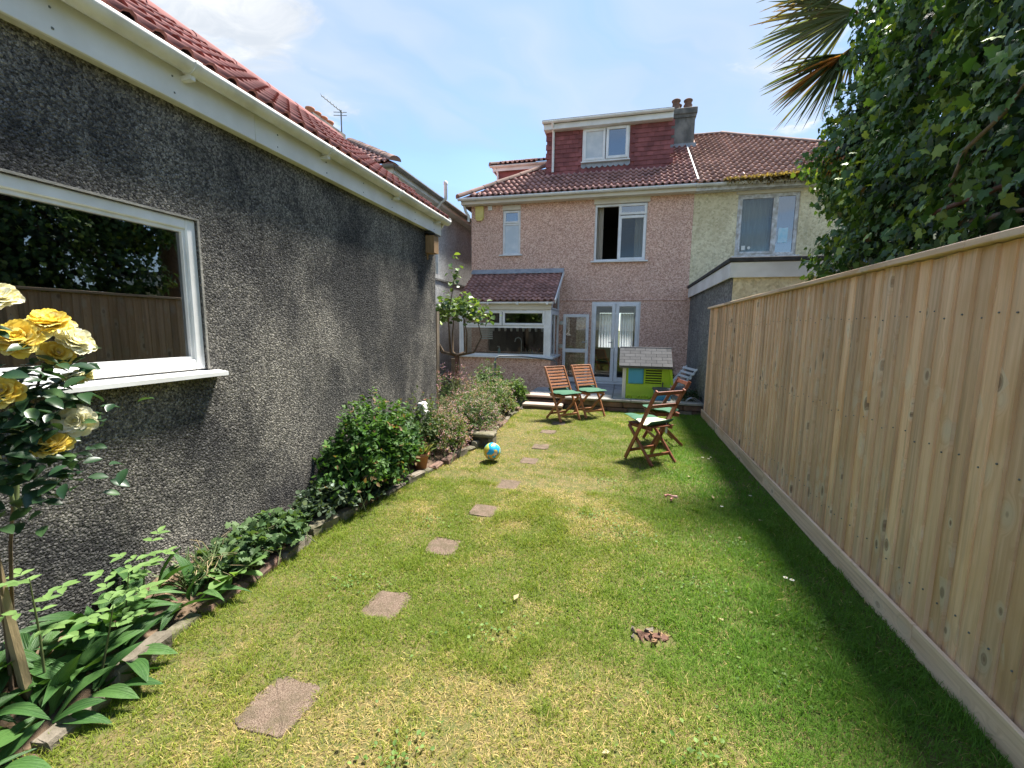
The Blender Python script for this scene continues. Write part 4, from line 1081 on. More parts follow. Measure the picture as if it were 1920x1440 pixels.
# inside the kitchen
ct = thing('kitchen_worktop', 'dark kitchen worktop behind the lean-to window', 'worktop', (-2.8, KY + 0.4, 0.9))
m = MB(); m.box(KX0 + 0.05, KX1 - 0.15, KY + 0.17, KY + 0.75, 0.93, 0.965); m.build('top', 'worktop', ct)
m = MB(); m.tube([(-2.42, KY + 0.32, 0.967), (-2.42, KY + 0.32, 1.28), (-2.44, KY + 0.31, 1.34), (-2.50, KY + 0.30, 1.37), (-2.56, KY + 0.29, 1.34), (-2.58, KY + 0.28, 1.26)], 0.013, 10)
tp = thing('kitchen_tap', 'tall steel swan-neck kitchen tap behind the window', 'tap', (-2.42, KY + 0.32, 0.966)); m.build('spout', 'steel', tp)
m = MB(); m.lathe([(0.03, 0.967), (0.028, 1.0), (0.016, 1.01)], (-2.42, KY + 0.32, 0), 12); m.box(-2.50, -2.34, KY + 0.31, KY + 0.33, 0.985, 1.0); m.build('base', 'steel', tp)
sb = thing('soap_bottle', 'small teal soap bottle on the kitchen window ledge', 'bottle', (-2.98, KY + 0.28, 0.966))
m = MB(); m.lathe([(0.0, 0.967), (0.035, 0.967), (0.035, 1.06), (0.014, 1.08), (0.014, 1.10)], (-2.98, KY + 0.28, 0), 12); m.build('body', 'soap_teal', sb)
m = MB(); m.tube([(-2.98, KY + 0.28, 1.10), (-2.98, KY + 0.28, 1.14), (-3.02, KY + 0.27, 1.14)], 0.008, 6); m.build('pump', 'ceramic', sb)
dr = thing('dish_rack', 'wire dish rack with wooden spoons and cutlery behind the window', 'dish rack', (-2.12, KY + 0.32, 0.966))
m = MB()
for k in range(12): m.tube([(-2.30 + k * 0.032, KY + 0.22, 0.97), (-2.30 + k * 0.032, KY + 0.21, 1.04)], 0.004, 5)
m.box(-2.31, -1.93, KY + 0.20, KY + 0.42, 0.967, 0.975); m.build('basket', 'ceramic', dr)
for k in range(7):
    s_ = MB(); x = -2.28 + k * 0.05; s_.beam((x, KY + 0.3, 0.98), (x + random.uniform(-0.05, 0.08), KY + 0.27, 1.06 + random.uniform(0, 0.06)), 0.02, 0.008); s_.build('utensil', 'wood_light' if k % 3 else 'steel', dr)
sh = thing('cup_rail', 'rail across the kitchen with hooks behind the window', 'rail', (-2.5, 11.2, 1.6))
m = MB(); m.box(-3.5, -1.9, 11.15, 11.25, 1.60, 1.625); m.build('rail', 'room_wall', sh)
cup = MB(); cup.lathe([(0.0, -0.09), (0.026, -0.09), (0.034, -0.04), (0.036, 0.0), (0.033, 0.0), (0.03, -0.04), (0.0, -0.08)], n=10)
cupm = cup.mesh('hanging_cup', 'ceramic')
for k in range(9):
    o = bpy.data.objects.new('hanging_cup', cupm); COL.objects.link(o); o.location = (-3.35 + k * 0.165, 11.2, 1.60); o.rotation_euler = (0.0, 0.0, k)
    tag(o, 'small white cup hanging in a row inside the kitchen window', 'cup', 'cups on the kitchen rail')
m = MB()
for k in range(6): m.box(-3.62, -3.28, 10.9, 10.905, 1.30 + k * 0.055, 1.34 + k * 0.055)
bl = m.build('window_blind', 'fascia_white'); tag(bl, 'pale slatted blind inside the kitchen window', 'blind')

# handrail beside the steps
m = MB(); m.tube([(-2.66, 9.05, 0.1), (-2.66, 9.05, 0.90), (-2.645, 9.07, 0.955), (-2.60, 9.12, 0.985), (-2.2, 9.55, 0.965), (-1.75, 9.95, 0.90), (-1.55, 10.10, 0.86), (-1.49, 10.2, 0.80), (-1.47, 10.3, 0.18)], 0.018, 10)
tag(m.build('handrail', 'steel_painted'), 'bent grey metal handrail in front of the kitchen window', 'handrail')

# ------------------------------------------------------------------ cream house next door
nbh = thing('neighbour_house', 'cream rendered house with brown tiled roof and weathered window', 'house', (3.5, FY, 0))
NW = (2.46, 3.74, 3.33, 4.72)
m = MB(); wall_holes(m, HX1 + 0.002, 7.2, -0.1, 4.86, [NW], PY, 0.14); m.add([(7.2, FY, -0.1), (7.2, 18.4, -0.1), (7.2, 18.4, 4.86), (7.2, FY, 4.86)], [(0, 1, 2, 3)]); m.build('wall', 'render_cream', nbh)
w = frame_y(nbh, NW[0], NW[1], NW[2], NW[3], FY + 0.03, 0.075, 0.07, 'paint_peeling', mull=(3.28,))
m = MB(); m.box(NW[0] + 0.076, 3.241, FY + 0.05, FY + 0.056, NW[2] + 0.076, NW[3] - 0.076); m.build('pane', 'glass', w)
m = MB(); m.box(3.319, NW[1] - 0.076, FY + 0.05, FY + 0.056, NW[2] + 0.076, NW[3] - 0.076); m.build('pane', 'glass_reflective', w)
sash(w, NW[0] + 0.055, 3.255, NW[2] + 0.055, NW[3] - 0.055, FY + 0.012, 0.05, 0.03, 'paint_peeling')
m = MB(); m.box(NW[0] - 0.06, NW[1] + 0.06, FY - 0.08, FY + 0.06, NW[2] - 0.05, NW[2] - 0.001, bev=0.006); m.build('sill', 'paint_peeling', w)
m = MB(); m.box(NW[0] - 0.04, NW[1] + 0.04, FY - 0.02, FY + 0.05, NW[3] + 0.001, NW[3] + 0.075); m.build('head_panel', 'fascia_cream', w)
c = curtain(NW[0] + 0.1, 3.20, NW[2], NW[3], FY + 0.25, 'curtain_beige', w, 0.03, 6); curtain(3.35, NW[1], NW[2], NW[3], FY + 0.25, 'curtain_beige', w, 0.03, 4)
m = MB(); m.box(3.36, 3.56, FY + 0.043, FY + 0.048, 3.62, 3.95); m.build('sticker', 'sticker_blue', w)
m = MB(); m.box(2.60, 2.68, FY + 0.006, FY + 0.011, 3.47, 3.57); m.tube([(2.76, FY + 0.006, 3.52), (2.76, FY + 0.011, 3.52)], 0.035, 10); m.build('sticker', 'wool_white', w)
m = MB(); m.box(1.6, 6.9, FY + 0.15, 14.5, 2.7, 4.84); ro = m.build('room', 'room_wall', nbh)
bm = bmesh.new(); bm.from_mesh(ro.data); bmesh.ops.delete(bm, geom=[f for f in bm.faces if abs(f.calc_center_median().y - (FY + 0.15)) < 1e-3], context='FACES'); bm.to_mesh(ro.data); bm.free()
m = MB(); NX1 = 7.45; nhx = NX1 - 4.85
m.add([(HX1 + 0.03, EY, EZR - 0.01), (NX1, EY, EZR - 0.01), (nhx, RY, RZ - 0.01), (HX1 + 0.03, RY, RZ - 0.01)], [(0, 1, 2, 3)])
m.add([(NX1, EY, EZR - 0.01), (NX1, 2 * RY - EY, EZR - 0.01), (nhx, RY, RZ - 0.01)], [(0, 1, 2)])
m.add([(HX1 + 0.03, RY, RZ - 0.01), (nhx, RY, RZ - 0.01), (NX1, 2 * RY - EY, EZR - 0.01), (HX1 + 0.03, 2 * RY - EY, EZR - 0.01)], [(0, 1, 2, 3)])
nr = m.build('roof', 'tile_neighbour', nbh)
nt_ = roll_tile(0.30, 0.345, 0.046, 0.040, 2).mesh('roof_tile', 'tile_neighbour')
def keep_nb(c):
    if c.x < 1.76 and c.y > 13.95: return False
    return c.x < NX1 - (c.y - EY) * 4.85 / (RY - EY) - 0.1 and c.y < RY - 0.05
tile_slope(nr, nt_, (HX1 + 0.045, EY - 0.03, EZR - 0.008), (1, 0, 0), Vr, 14, 16, 0.2935, 0.288, keep_nb)
ridge_cap(nr, (1.74, RY, RZ + 0.01), (nhx, RY, RZ + 0.01), 0.10, 0.42); ridge_cap(nr, (nhx, RY, RZ + 0.015), (4.9, EY + (NX1 - 4.9) / 4.85 * (RY - EY), EZR + (NX1 - 4.9) / 4.85 * (RY - EY) * SL + 0.02), 0.10, 0.42)
m = MB(); m.box(HX1 + 0.003, NX1, 11.245, 11.265, 4.785, 4.915, bev=0.003); m.build('fascia_board', 'paint_peeling', nbh)
m = MB(); m.box(HX1 + 0.003, NX1, 11.2655, FY, 4.79, 4.805); m.build('soffit', 'paint_peeling', nbh)
m = MB(); half_round(m, (HX1 + 0.003, 11.18, 4.915), (NX1, 11.18, 4.915), 0.058); ng = m.build('gutter', 'upvc_dirty', nbh)
# dead moss and grass growing out of the gutter
n = 2600; px_ = 2.05 + 2.6 * rng.random(n) ** 0.8
P = np.stack([px_, 11.18 + 0.05 * rng.standard_normal(n), 4.93 + 0.02 * rng.random(n)], 1)
Dv = np.stack([rng.standard_normal(n) * 0.5, -0.6 - 0.4 * rng.random(n), rng.standard_normal(n) * 0.55 + 0.15], 1)
S = (0.06 + 0.12 * rng.random(n)) * (0.7 + 0.6 * (px_ - 2.0) / 2.6)
leaf_obj('gutter_moss', leaves(P, Dv, np.tile([0, -0.3, 1.0], (n, 1)) + rng.standard_normal((n, 3)) * 0.3, S, L_LANCE, tintc(n, (0.20, 0.14, 0.055), (0.33, 0.24, 0.10), 0.3, (0.10, 0.085, 0.05), 0.25)), 'leaf', ng, 'stuff')

# flat-roofed extension of the cream house
ex = thing('flat_roof_extension', 'flat-roofed extension with charcoal side wall and white fascia beyond the fence', 'extension', (2.5, 9.0, 0))
XX, XY = 1.555, 7.22
m = MB(); m.add([(XX, XY, -0.1), (XX, FY - 0.002, -0.1), (XX, FY - 0.002, 2.45), (XX, XY, 2.45)], [(0, 1, 2, 3)]); m.build('side_wall', 'render_charcoal', ex)
m = MB(); m.add([(XX + 0.002, XY - 0.002, -0.1), (5.2, XY - 0.002, -0.1), (5.2, XY - 0.002, 2.45), (XX + 0.002, XY - 0.002, 2.45)], [(0, 1, 2, 3)]); m.build('front_wall', 'render_cream', ex)
m = MB(); m.box(XX - 0.06, XX - 0.035, XY - 0.06, FY - 0.004, 2.375, 2.595, bev=0.003); m.box(XX - 0.0345, 5.25, XY - 0.06, XY - 0.035, 2.375, 2.595, bev=0.003); m.build('fascia_board', 'fascia_white', ex)
m = MB(); m.box(XX - 0.085, 5.3, XY - 0.085, FY - 0.006, 2.598, 2.665, bev=0.01); m.build('flat_roof', 'felt_black', ex)

# ------------------------------------------------------------------ grey house on the other side
gh = thing('grey_house', 'grey pebbledashed house with hipped tile roof behind the garage', 'house', (-7.5, 12.0, 0))
GHX, GHY = -5.0, 8.85
m = MB(); wall_holes(m, GHY, 19.0, -0.1, 4.80, [(10.6, 11.2, 3.6, 4.5)], lambda a, z, d: (GHX - d, a, z), 0.1); m.add([(GHX, GHY, -0.1), (-12, GHY, -0.1), (-12, GHY, 4.8), (GHX, GHY, 4.8)], [(0, 1, 2, 3)]); m.build('wall', 'render_grey', gh)
m = MB(); m.box(GHX, GHX + 0.03, GHY, 16.0, 2.87, 2.92); m.build('drip_bead', 'render_charcoal', gh)
m = MB()
for (a_, b2) in ((10.6, 10.66), (11.14, 11.2), (10.87, 10.93)): m.box(GHX - 0.06, GHX - 0.01, a_, b2, 3.6, 4.5)
m.box(GHX - 0.06, GHX - 0.01, 10.66, 11.14, 3.6, 3.66); m.box(GHX - 0.06, GHX - 0.01, 10.66, 11.14, 4.44, 4.5); m.box(GHX - 0.06, GHX + 0.06, 10.5, 11.3, 3.57, 3.598)
gwin = m.build('window', 'upvc', gh)
m = MB(); m.box(GHX - 0.04, GHX - 0.035, 10.66, 11.14, 3.66, 4.44); m.build('pane', 'glass_reflective', gwin)
m = MB(); m.box(-4.78, -4.758, GHY - 0.22, 19, 4.76, 4.89); m.box(-12, -4.7805, GHY - 0.24, GHY - 0.218, 4.76, 4.89); m.build('fascia_board', 'upvc_dirty', gh)
m = MB(); m.box(-5.0, -4.7805, GHY - 0.217, 19, 4.755, 4.77); m.build('soffit', 'fascia_white', gh)
m = MB(); half_round(m, (-4.70, GHY - 0.3, 4.90), (-4.70, 19, 4.90), 0.06); half_round(m, (-12, GHY - 0.30, 4.90), (-4.70, GHY - 0.30, 4.90), 0.06); m.build('gutter', 'gutter_grey', gh)
m = MB(); A = (-4.66, GHY - 0.34, 4.92); ap = (-7.75, GHY + 2.75, 4.92 + 3.09 * 0.60)
m.add([A, (-12, GHY - 0.34, 4.92), (-12, GHY + 2.75, ap[2]), ap], [(3, 2, 1, 0)]); m.add([A, ap, (-7.75, 17, ap[2]), (-4.66, 19, 4.92)], [(3, 2, 1, 0)])
ghr = m.build('roof', 'tile_brown', gh)
tile_slope(ghr, tmb, (-9.6, GHY - 0.36, 4.925), (1, 0, 0), (0, 1, 0.60), 17, 11, 0.2935, 0.32, lambda c: c.x < -4.66 - (c.y - GHY + 0.34) - 0.1)
ridge_cap(ghr, (A[0], A[1], A[2] + 0.03), (ap[0], ap[1], ap[2] + 0.03), 0.12, 0.30)
m = MB(); m.tube([(-4.86, 11.0, 3.0), (-4.86, 11.0, 4.66), (-4.72, 11.0, 4.83), (-4.60, 11.0, 4.90), (-4.60, 11.0, 5.26)], 0.045, 10); m.lathe([(0.055, 5.25), (0.055, 5.31), (0.0, 5.35)], (-4.60, 11.0, 0), 10); m.build('vent_pipe', 'upvc_dirty', gh)

# far chimney and aerial seen over the garage ridge
fc = thing('far_chimney', 'distant chimney stack with four clay pots behind the garage ridge', 'chimney', (-9.6, 12.8, 0))
m = MB(); m.box(-9.95, -9.25, 12.0, 13.6, 3, 7.92); m.build('stack', 'chimney_render', fc)
for k in range(4):
    p_ = MB(); p_.lathe([(0.13, 7.92), (0.14, 7.96), (0.11, 8.0), (0.11, 8.14), (0.14, 8.16), (0.14, 8.21), (0.0, 8.21)], (-9.6, 12.33 + k * 0.305, 0), 12); p_.build('chimney_pot', 'terracotta', fc)
ae = thing('television_aerial', 'thin metal television aerial on a pole behind the garage ridge', 'aerial', (-9.5, 13.75, 6.0))
m = MB(); m.tube([(-9.5, 13.75, 6.0), (-9.5, 13.75, 8.78)], 0.022, 6); m.build('pole', 'steel_painted', ae)
ba, bb_ = Vector((-10.05, 13.5, 9.18)), Vector((-9.45, 13.78, 8.70))
m = MB(); m.tube([ba, bb_], 0.014, 6); m.build('boom', 'steel_painted', ae)
m = MB()
for k in range(7):
    c = ba.lerp(bb_, k / 7); m.tube([c + Vector((-0.05, 0.10, 0)), c - Vector((-0.05, 0.10, 0))], 0.007, 5)
m.tube([(-9.72, 13.65, 8.70), (-9.35, 13.85, 8.74)], 0.012, 5); m.tube([(-9.72, 13.65, 8.60), (-9.35, 13.85, 8.64)], 0.012, 5)
m.build('director', 'steel_painted', ae)

# ------------------------------------------------------------------ stepping stones
STONES = [(-1.345, 1.365, 0.24, 0.26, 0.0, 'nearest the lily leaves'), (-1.26, 2.09, 0.20, 0.24, 0.06, ''), (-1.22, 2.82, 0.215, 0.225, 0.04, ''), (-1.12, 3.49, 0.205, 0.225, 0.0, ''),
          (-1.08, 4.21, 0.20, 0.24, 0.05, ''), (-1.04, 5.05, 0.185, 0.215, 0.0, ''), (-1.02, 5.71, 0.195, 0.22, 0.02, ''), (-1.05, 6.49, 0.20, 0.22, 0.0, ''), (-0.99, 7.22, 0.2, 0.22, 0.0, '')]
SL_ = ['largest pink pebbled paving stone set in the lawn by the broad lily leaves', 'rounded pink paving stone, second of the row from the broad lily leaves', 'pink paving stone third in the row of stepping stones from the lily leaves',
       'pink paving stone fourth in the row of stepping stones from the lily leaves', 'pink paving stone fifth in the row, level with the terracotta pot', 'pink paving stone sixth in the row, beside the printed ball', 'pink paving stone seventh in the row, just past the ball',
       'pink paving stone eighth in the row, in front of the slatted chairs', 'pink paving stone half hidden under the slatted chair by the steps']
def flagstone(w_, l_, seed):
    r_ = random.Random(seed); n = 28; m = MB(); V = []
    js = [r_.uniform(-1, 1) for _ in range(n)]
    for (f, z) in ((1.0, 0.0), (1.0, 0.030), (0.965, 0.040), (0.80, 0.0415)):
        for k in range(n):
            a = 2 * math.pi * k / n; c, s_ = math.cos(a), math.sin(a)
            e_ = 0.34
            px = abs(c) ** e_ * (1 if c > 0 else -1); py = abs(s_) ** e_ * (1 if s_ > 0 else -1)
            j = (js[k] + js[k - 1] * 0.5) * 0.010
            V.append((px * (w_ / 2 + j) * f, py * (l_ / 2 + j) * f, z + (r_.uniform(-0.0025, 0.0025) if z > 0.035 else 0)))
    V.append((0, 0, 0.041))
    F = [(q * n + k, q * n + (k + 1) % n, (q + 1) * n + (k + 1) % n, (q + 1) * n + k) for q in range(3) for k in range(n)] + [(3 * n + k, 3 * n + (k + 1) % n, 4 * n) for k in range(n)]
    m.add(V, F); return m
for (x, yy, w_, l_, rz, _), lb in zip(STONES, SL_):
    o = flagstone(w_ + 0.02, l_ + 0.02, int(yy * 50)).build('stepping_stone', 'step_stone')
    o.location = (x, yy, float(lawn_z(np.array([x]), np.array([yy]))[0]) - 0.036); o.rotation_euler = (random.uniform(-0.02, 0.02), random.uniform(-0.02, 0.02), rz)
    tag(o, lb, 'stepping stone', 'stepping stones across the lawn')

# ------------------------------------------------------------------ grass
def grass(n, y0, y1, hw, lmin, lmax, seed, far=False):
    g_ = np.random.default_rng(seed)
    u = g_.random(n); y = y0 + (y1 - y0) * u
    xe = edge_x(y) - 0.01
    x = xe + (1.475 - xe) * g_.random(n)
    ok = np.ones(n, bool)
    for (sx, sy, sw, sl, rz, _) in STONES:
        ok &= ~((np.abs(x - sx) < sw / 2 - 0.012 + (0.014 if sy > 3.0 else 0.0) + 0.020 * vnoise(x, y, 25, 5)) & (np.abs(y - sy) < sl / 2 - 0.012 + (0.020 if sy > 3.0 else 0.0) + 0.020 * vnoise(y, x, 25, 6)))
    hole = ((x - 0.22) / 0.11) ** 2 + ((y - 2.22) / 0.07) ** 2
    ok &= hole > 0.8 + 0.6 * g_.random(n)
    thin = vnoise(x, y, 2.3, 21) * 0.6 + vnoise(x, y, 6.0, 22) * 0.4
    ok &= g_.random(n) < np.clip(0.55 + 1.1 * (thin - 0.25), 0.35, 1.0)
    x = x[ok]; y = y[ok]; n = len(x)
    fence_d = 1.475 - x
    lush = np.clip(1.25 - fence_d / 1.5, 0, 1) * 0.75 + 0.25 * vnoise(x, y, 1.3, 31)
    dry = vnoise(x, y, 0.8, 41) * 0.42 + vnoise(x, y, 2.6, 42) * 0.33 + vnoise(x, y, 7.0, 43) * 0.25
    dry = np.clip((dry - 0.37) * 4.0, 0, 1) * np.clip(1.1 - lush * 1.1, 0, 1)
    z = lawn_z(x, y)
    L = (lmin + (lmax - lmin) * g_.random(n)) * (0.75 + 0.8 * lush) * (0.85 + 0.4 * vnoise(x, y, 9, 44))
    edge = np.clip(1 - (x - edge_x(y)) / 0.12, 0, 1); L *= 1 + 0.7 * edge
    a = g_.random(n) * 2 * np.pi
    lean = 0.35 + 0.9 * g_.random(n) ** 1.0
    tuft = np.clip((vnoise(x, y, 5.5, 51) - 0.66) * 4, 0, 1)
    L *= 1 + 0.55 * tuft
    dry = dry * (1 - 0.8 * tuft)
    isdry = g_.random(n) < 0.06 + 0.72 * dry ** 1.2
    lean[isdry] += 0.55
    dx = np.cos(a) * np.sin(lean); dy = np.sin(a) * np.sin(lean); dz = np.cos(lean) * 0.92
    wx = -np.sin(a) * hw * (0.6 + 0.8 * g_.random(n)); wy = np.cos(a) * hw * (0.6 + 0.8 * g_.random(n))
    B = np.stack([x, y, z - 0.004], 1); Wd = np.stack([wx, wy, np.zeros(n)], 1)
    Dm = np.stack([dx * 0.45, dy * 0.45, dz * 0.62], 1) * L[:, None]
    Dt = np.stack([dx, dy, dz * 0.86], 1) * L[:, None]
    V = np.stack([B - Wd, B + Wd, B + Dm + Wd * 0.8, B + Dm - Wd * 0.8, B + Dt], 1).reshape(-1, 3)
    k = np.arange(n)[:, None] * 5
    F = (k + np.array([[0, 1, 4]])) if far else np.concatenate([k + np.array([[0, 1, 2]]), k + np.array([[0, 2, 3]]), k + np.array([[3, 2, 4]])], 0)
    gr = np.array([0.125, 0.190, 0.022]); ye = np.array([0.225, 0.250, 0.028]); lu = np.array([0.095, 0.210, 0.024]); dr_ = np.array([0.52, 0.40, 0.17])
    f = g_.random((n, 1)); c = gr * (1 - f) + ye * f
    lw = np.clip(lush * 1.1, 0, 1)[:, None]; c = c * (1 - lw) + lu * (0.8 + 0.5 * f) * lw
    yl_ = np.clip(dry * 1.2, 0, 1)[:, None]; c = c * (1 - 0.40 * yl_) + np.array([0.36, 0.32, 0.07]) * 0.40 * yl_
    c[isdry] = dr_ * (0.6 + 0.6 * g_.random((isdry.sum(), 1)))
    c *= (0.8 + 0.4 * g_.random((n, 1)))
    return V, F, np.repeat(c, 5, axis=0)
gd_ = merge([grass(GRASS[0], -0.4, 2.2, 0.0013, 0.018, 0.050, 1), grass(GRASS[1], 2.2, 4.2, 0.0017, 0.018, 0.048, 2), grass(GRASS[2], 4.2, 8.60, 0.0030, 0.018, 0.046, 3, True)])
go = leaf_obj('grass', gd_, 'grass_blade', None, 'stuff')
tag(go, 'short mown grass with dry straw patches across the lawn', 'grass')

# clover and other low weeds in patches
cx = np.array([(0.1, 3.3), (0.5, 2.75), (-0.6, 2.05), (-0.2, 3.6), (0.75, 2.1), (-0.1, 4.6), (0.9, 3.4), (-1.5, 3.2), (-1.6, 2.2), (0.35, 1.6), (-0.75, 1.25), (1.1, 2.5), (0.55, 5.0), (-0.5, 6.2)])
n = 1000; k = rng.integers(0, len(cx), n); rr = np.abs(rng.normal(0, 0.13, n)); th = rng.random(n) * 6.28
x = cx[k, 0] + rr * np.cos(th) * 1.4; y = cx[k, 1] + rr * np.sin(th)
x = np.clip(x, edge_x(y) + 0.05, 1.44)
P = np.stack([x, y, lawn_z(x, y) + 0.012 + 0.018 * rng.random(n)], 1)
wd_ = leaf_obj('clover', leaves(P, np.stack([np.cos(th), np.sin(th), 0.35 * rng.standard_normal(n)], 1), np.tile([0, 0, 1.0], (n, 1)) + 0.3 * rng.standard_normal((n, 3)), 0.010 + 0.012 * rng.random(n), L_ROUND, tintc(n, (0.09, 0.17, 0.04), (0.17, 0.26, 0.06), 0.25)), 'leaf', None, 'stuff')
tag(wd_, 'patches of low clover and weeds among the grass', 'clover')

# bits lying on the lawn
def petal_leaf(w_, l_):
    m = MB(); m.add([(0, 0, 0), (-w_, l_ * 0.4, 0.008), (w_, l_ * 0.4, 0.006), (0, l_, 0.002), (0, l_ * 0.45, -0.003)], [(0, 4, 1), (0, 2, 4), (4, 3, 1), (4, 2, 3)], True); return m
fl = petal_leaf(0.018, 0.05).mesh('fallen_leaf', 'straw')
for k, (x, yy) in enumerate(((0.78, 2.55), (0.60, 2.42), (1.02, 1.55), (1.12, 1.62), (0.92, 3.5), (0.4, 1.25), (1.2, 3.9), (0.78, 4.9), (-0.55, 2.3), (0.02, 1.5), (1.3, 5.3), (0.9, 4.3))):
    o = bpy.data.objects.new('fallen_leaf', fl); COL.objects.link(o); o.location = (x, yy, 0.020); o.rotation_euler = (random.uniform(-0.3, 0.3), random.uniform(-0.3, 0.3), random.uniform(0, 6)); s_ = random.uniform(0.6, 1.2); o.scale = (s_, s_, s_)
    tag(o, 'small curled straw-coloured leaf lying on the grass', 'leaf', 'fallen leaves on the lawn')
def daisy(m, c, r_):
    for k in range(12):
        a = k * math.pi / 6; d = Vector((math.cos(a), math.sin(a), 0.15)); s_ = Vector((-math.sin(a), math.cos(a), 0))
        m.add([c + d * r_ * 0.25 - s_ * r_ * 0.1, c + d * r_ * 0.25 + s_ * r_ * 0.1, c + d * r_ + s_ * r_ * 0.16, c + d * r_ - s_ * r_ * 0.16], [(0, 1, 2, 3)])
dm = MB(); daisy(dm, Vector((0, 0, 0)), 0.014); dmesh = dm.mesh('petals', 'wool_white')
ym = MB(); ym.lathe([(0.006, 0.0), (0.005, 0.004), (0.0, 0.006)], n=8); ymesh = ym.mesh('centre', 'alarm_yellow')
for (x, yy) in ((1.07, 2.94), (1.10, 2.92), (1.02, 5.62), (1.08, 5.58), (1.12, 5.66), (0.92, 4.05), (1.24, 4.4)):
    o = thing('daisy', 'small white daisy flower in the shaded grass by the fence', 'daisy', (x, yy, 0.045), 'daisies on the lawn')
    for mm, nn in ((dmesh, 'petals'), (ymesh, 'centre')):
        c = bpy.data.objects.new(nn, mm); link(c, o, False)
dc = thing('dog_chew', 'small knotted reddish dog chew lying on the lawn', 'dog toy', (0.50, 4.17, 0.045))
m = MB(); m.tube([(-0.05, 0.0, 0.0), (-0.02, 0.012, 0.012), (0.02, -0.01, 0.01), (0.055, 0.008, 0.0)], [0.016, 0.009, 0.009, 0.016], 8); m.build('stick', 'dog_chew', dc, world=False)
m = MB(); m.tube([(0.0, -0.05, -0.012), (0.01, -0.01, -0.01), (0.02, 0.04, -0.012)], [0.012, 0.008, 0.012], 8); m.build('stick', 'dog_chew', dc, world=False)
# bare hole with an old stump
hs = thing('old_stump', 'rotten brown stump in a bare hole in the lawn', 'stump', (0.22, 2.22, 0))
for k in range(4):
    q = lump(0.07, 0.045, 0.03, 70 + k, 0.016).build('stump', 'bark_red', hs, world=False); q.location = (-0.05 + 0.035 * k, random.uniform(-0.02, 0.02), -0.022); q.rotation_euler = (0.2 * k, 0.3, k * 1.3)
for k in range(9):
    q = lump(0.035, 0.022, 0.012, 80 + k, 0.007).build('chip', ('stone_grey', 'wood_box', 'bark_red')[k % 3], hs, world=False); q.location = (random.uniform(-0.11, 0.09), random.uniform(-0.06, 0.04), random.uniform(-0.005, 0.01)); q.rotation_euler = (k, k * 0.7, k)

# ------------------------------------------------------------------ ball
m = MB(); nb_ = 16
m.lathe([(0.105 * math.sin(math.pi * k / nb_), 0.105 * -math.cos(math.pi * k / nb_)) for k in range(nb_ + 1)], n=28)
ball = m.build('ball', 'globe_print'); ball.location = (-1.47, 4.90, 0.118); ball.rotation_euler = (0.5, 0.3, 1.2)
tag(ball, 'small blue and yellow ball printed with a world map on the grass', 'ball')

# ------------------------------------------------------------------ folding chairs
def make_chair(label, loc, ang, wood, nslat, group=None):
    c = thing('folding_chair', label, 'chair', (loc[0], loc[1], 0.012), group, ang)
    for s_ in (1, -1):
        m = MB(); m.beam((0.21, 0.215 * s_, 0.0), (-0.26, 0.215 * s_, 0.90), 0.024, 0.044, (1, 0, 0.5), bev=0.004); m.build('leg', wood, c, world=False)
        m = MB(); m.beam((-0.22, 0.186 * s_, 0.0), (0.205, 0.186 * s_, 0.425), 0.024, 0.040, (-1, 0, 1), bev=0.004); m.build('leg', wood, c, world=False)
        m = MB(); m.beam((-0.16, 0.160 * s_, 0.425), (0.225, 0.160 * s_, 0.425), 0.024, 0.035, bev=0.003); m.build('seat_rail', wood, c, world=False)
    m = MB(); m.beam((0.155, -0.202, 0.11), (0.155, 0.202, 0.11), 0.022, 0.036, bev=0.003); m.build('stretcher', wood, c, world=False)
    m = MB(); m.beam((-0.12, -0.173, 0.10), (-0.12, 0.173, 0.10), 0.022, 0.036, bev=0.003); m.build('stretcher', wood, c, world=False)
    s_m = MB(); s_m.box(-0.021, 0.021, -0.185, 0.185, 0, 0.014, bev=0.003); s_me = s_m.mesh('seat_slat', wood)
    for k in range(7):
        o = bpy.data.objects.new('seat_slat', s_me); link(o, c, False); o.location = (-0.145 + k * 0.058, 0, 0.4435)
    up = Vector((-0.47, 0, 0.90)).normalized()
    hs_ = 0.034 if nslat > 3 else 0.05
    zz = np.linspace(0.56, 0.87, nslat) if nslat > 3 else np.linspace(0.70, 0.865, nslat)
    for z in zz:
        x = 0.21 - 0.47 * z / 0.90
        m = MB(); m.beam((x, -0.2025, z), (x, 0.2025, z), 0.016, hs_, up, bev=0.003); m.build('back_slat', wood, c, world=False)
    if nslat > 3:
        m = MB(); m.beam((-0.262, -0.235, 0.905), (-0.262, 0.235, 0.905), 0.026, 0.03, bev=0.004); m.build('top_rail', wood, c, world=False)
    return c
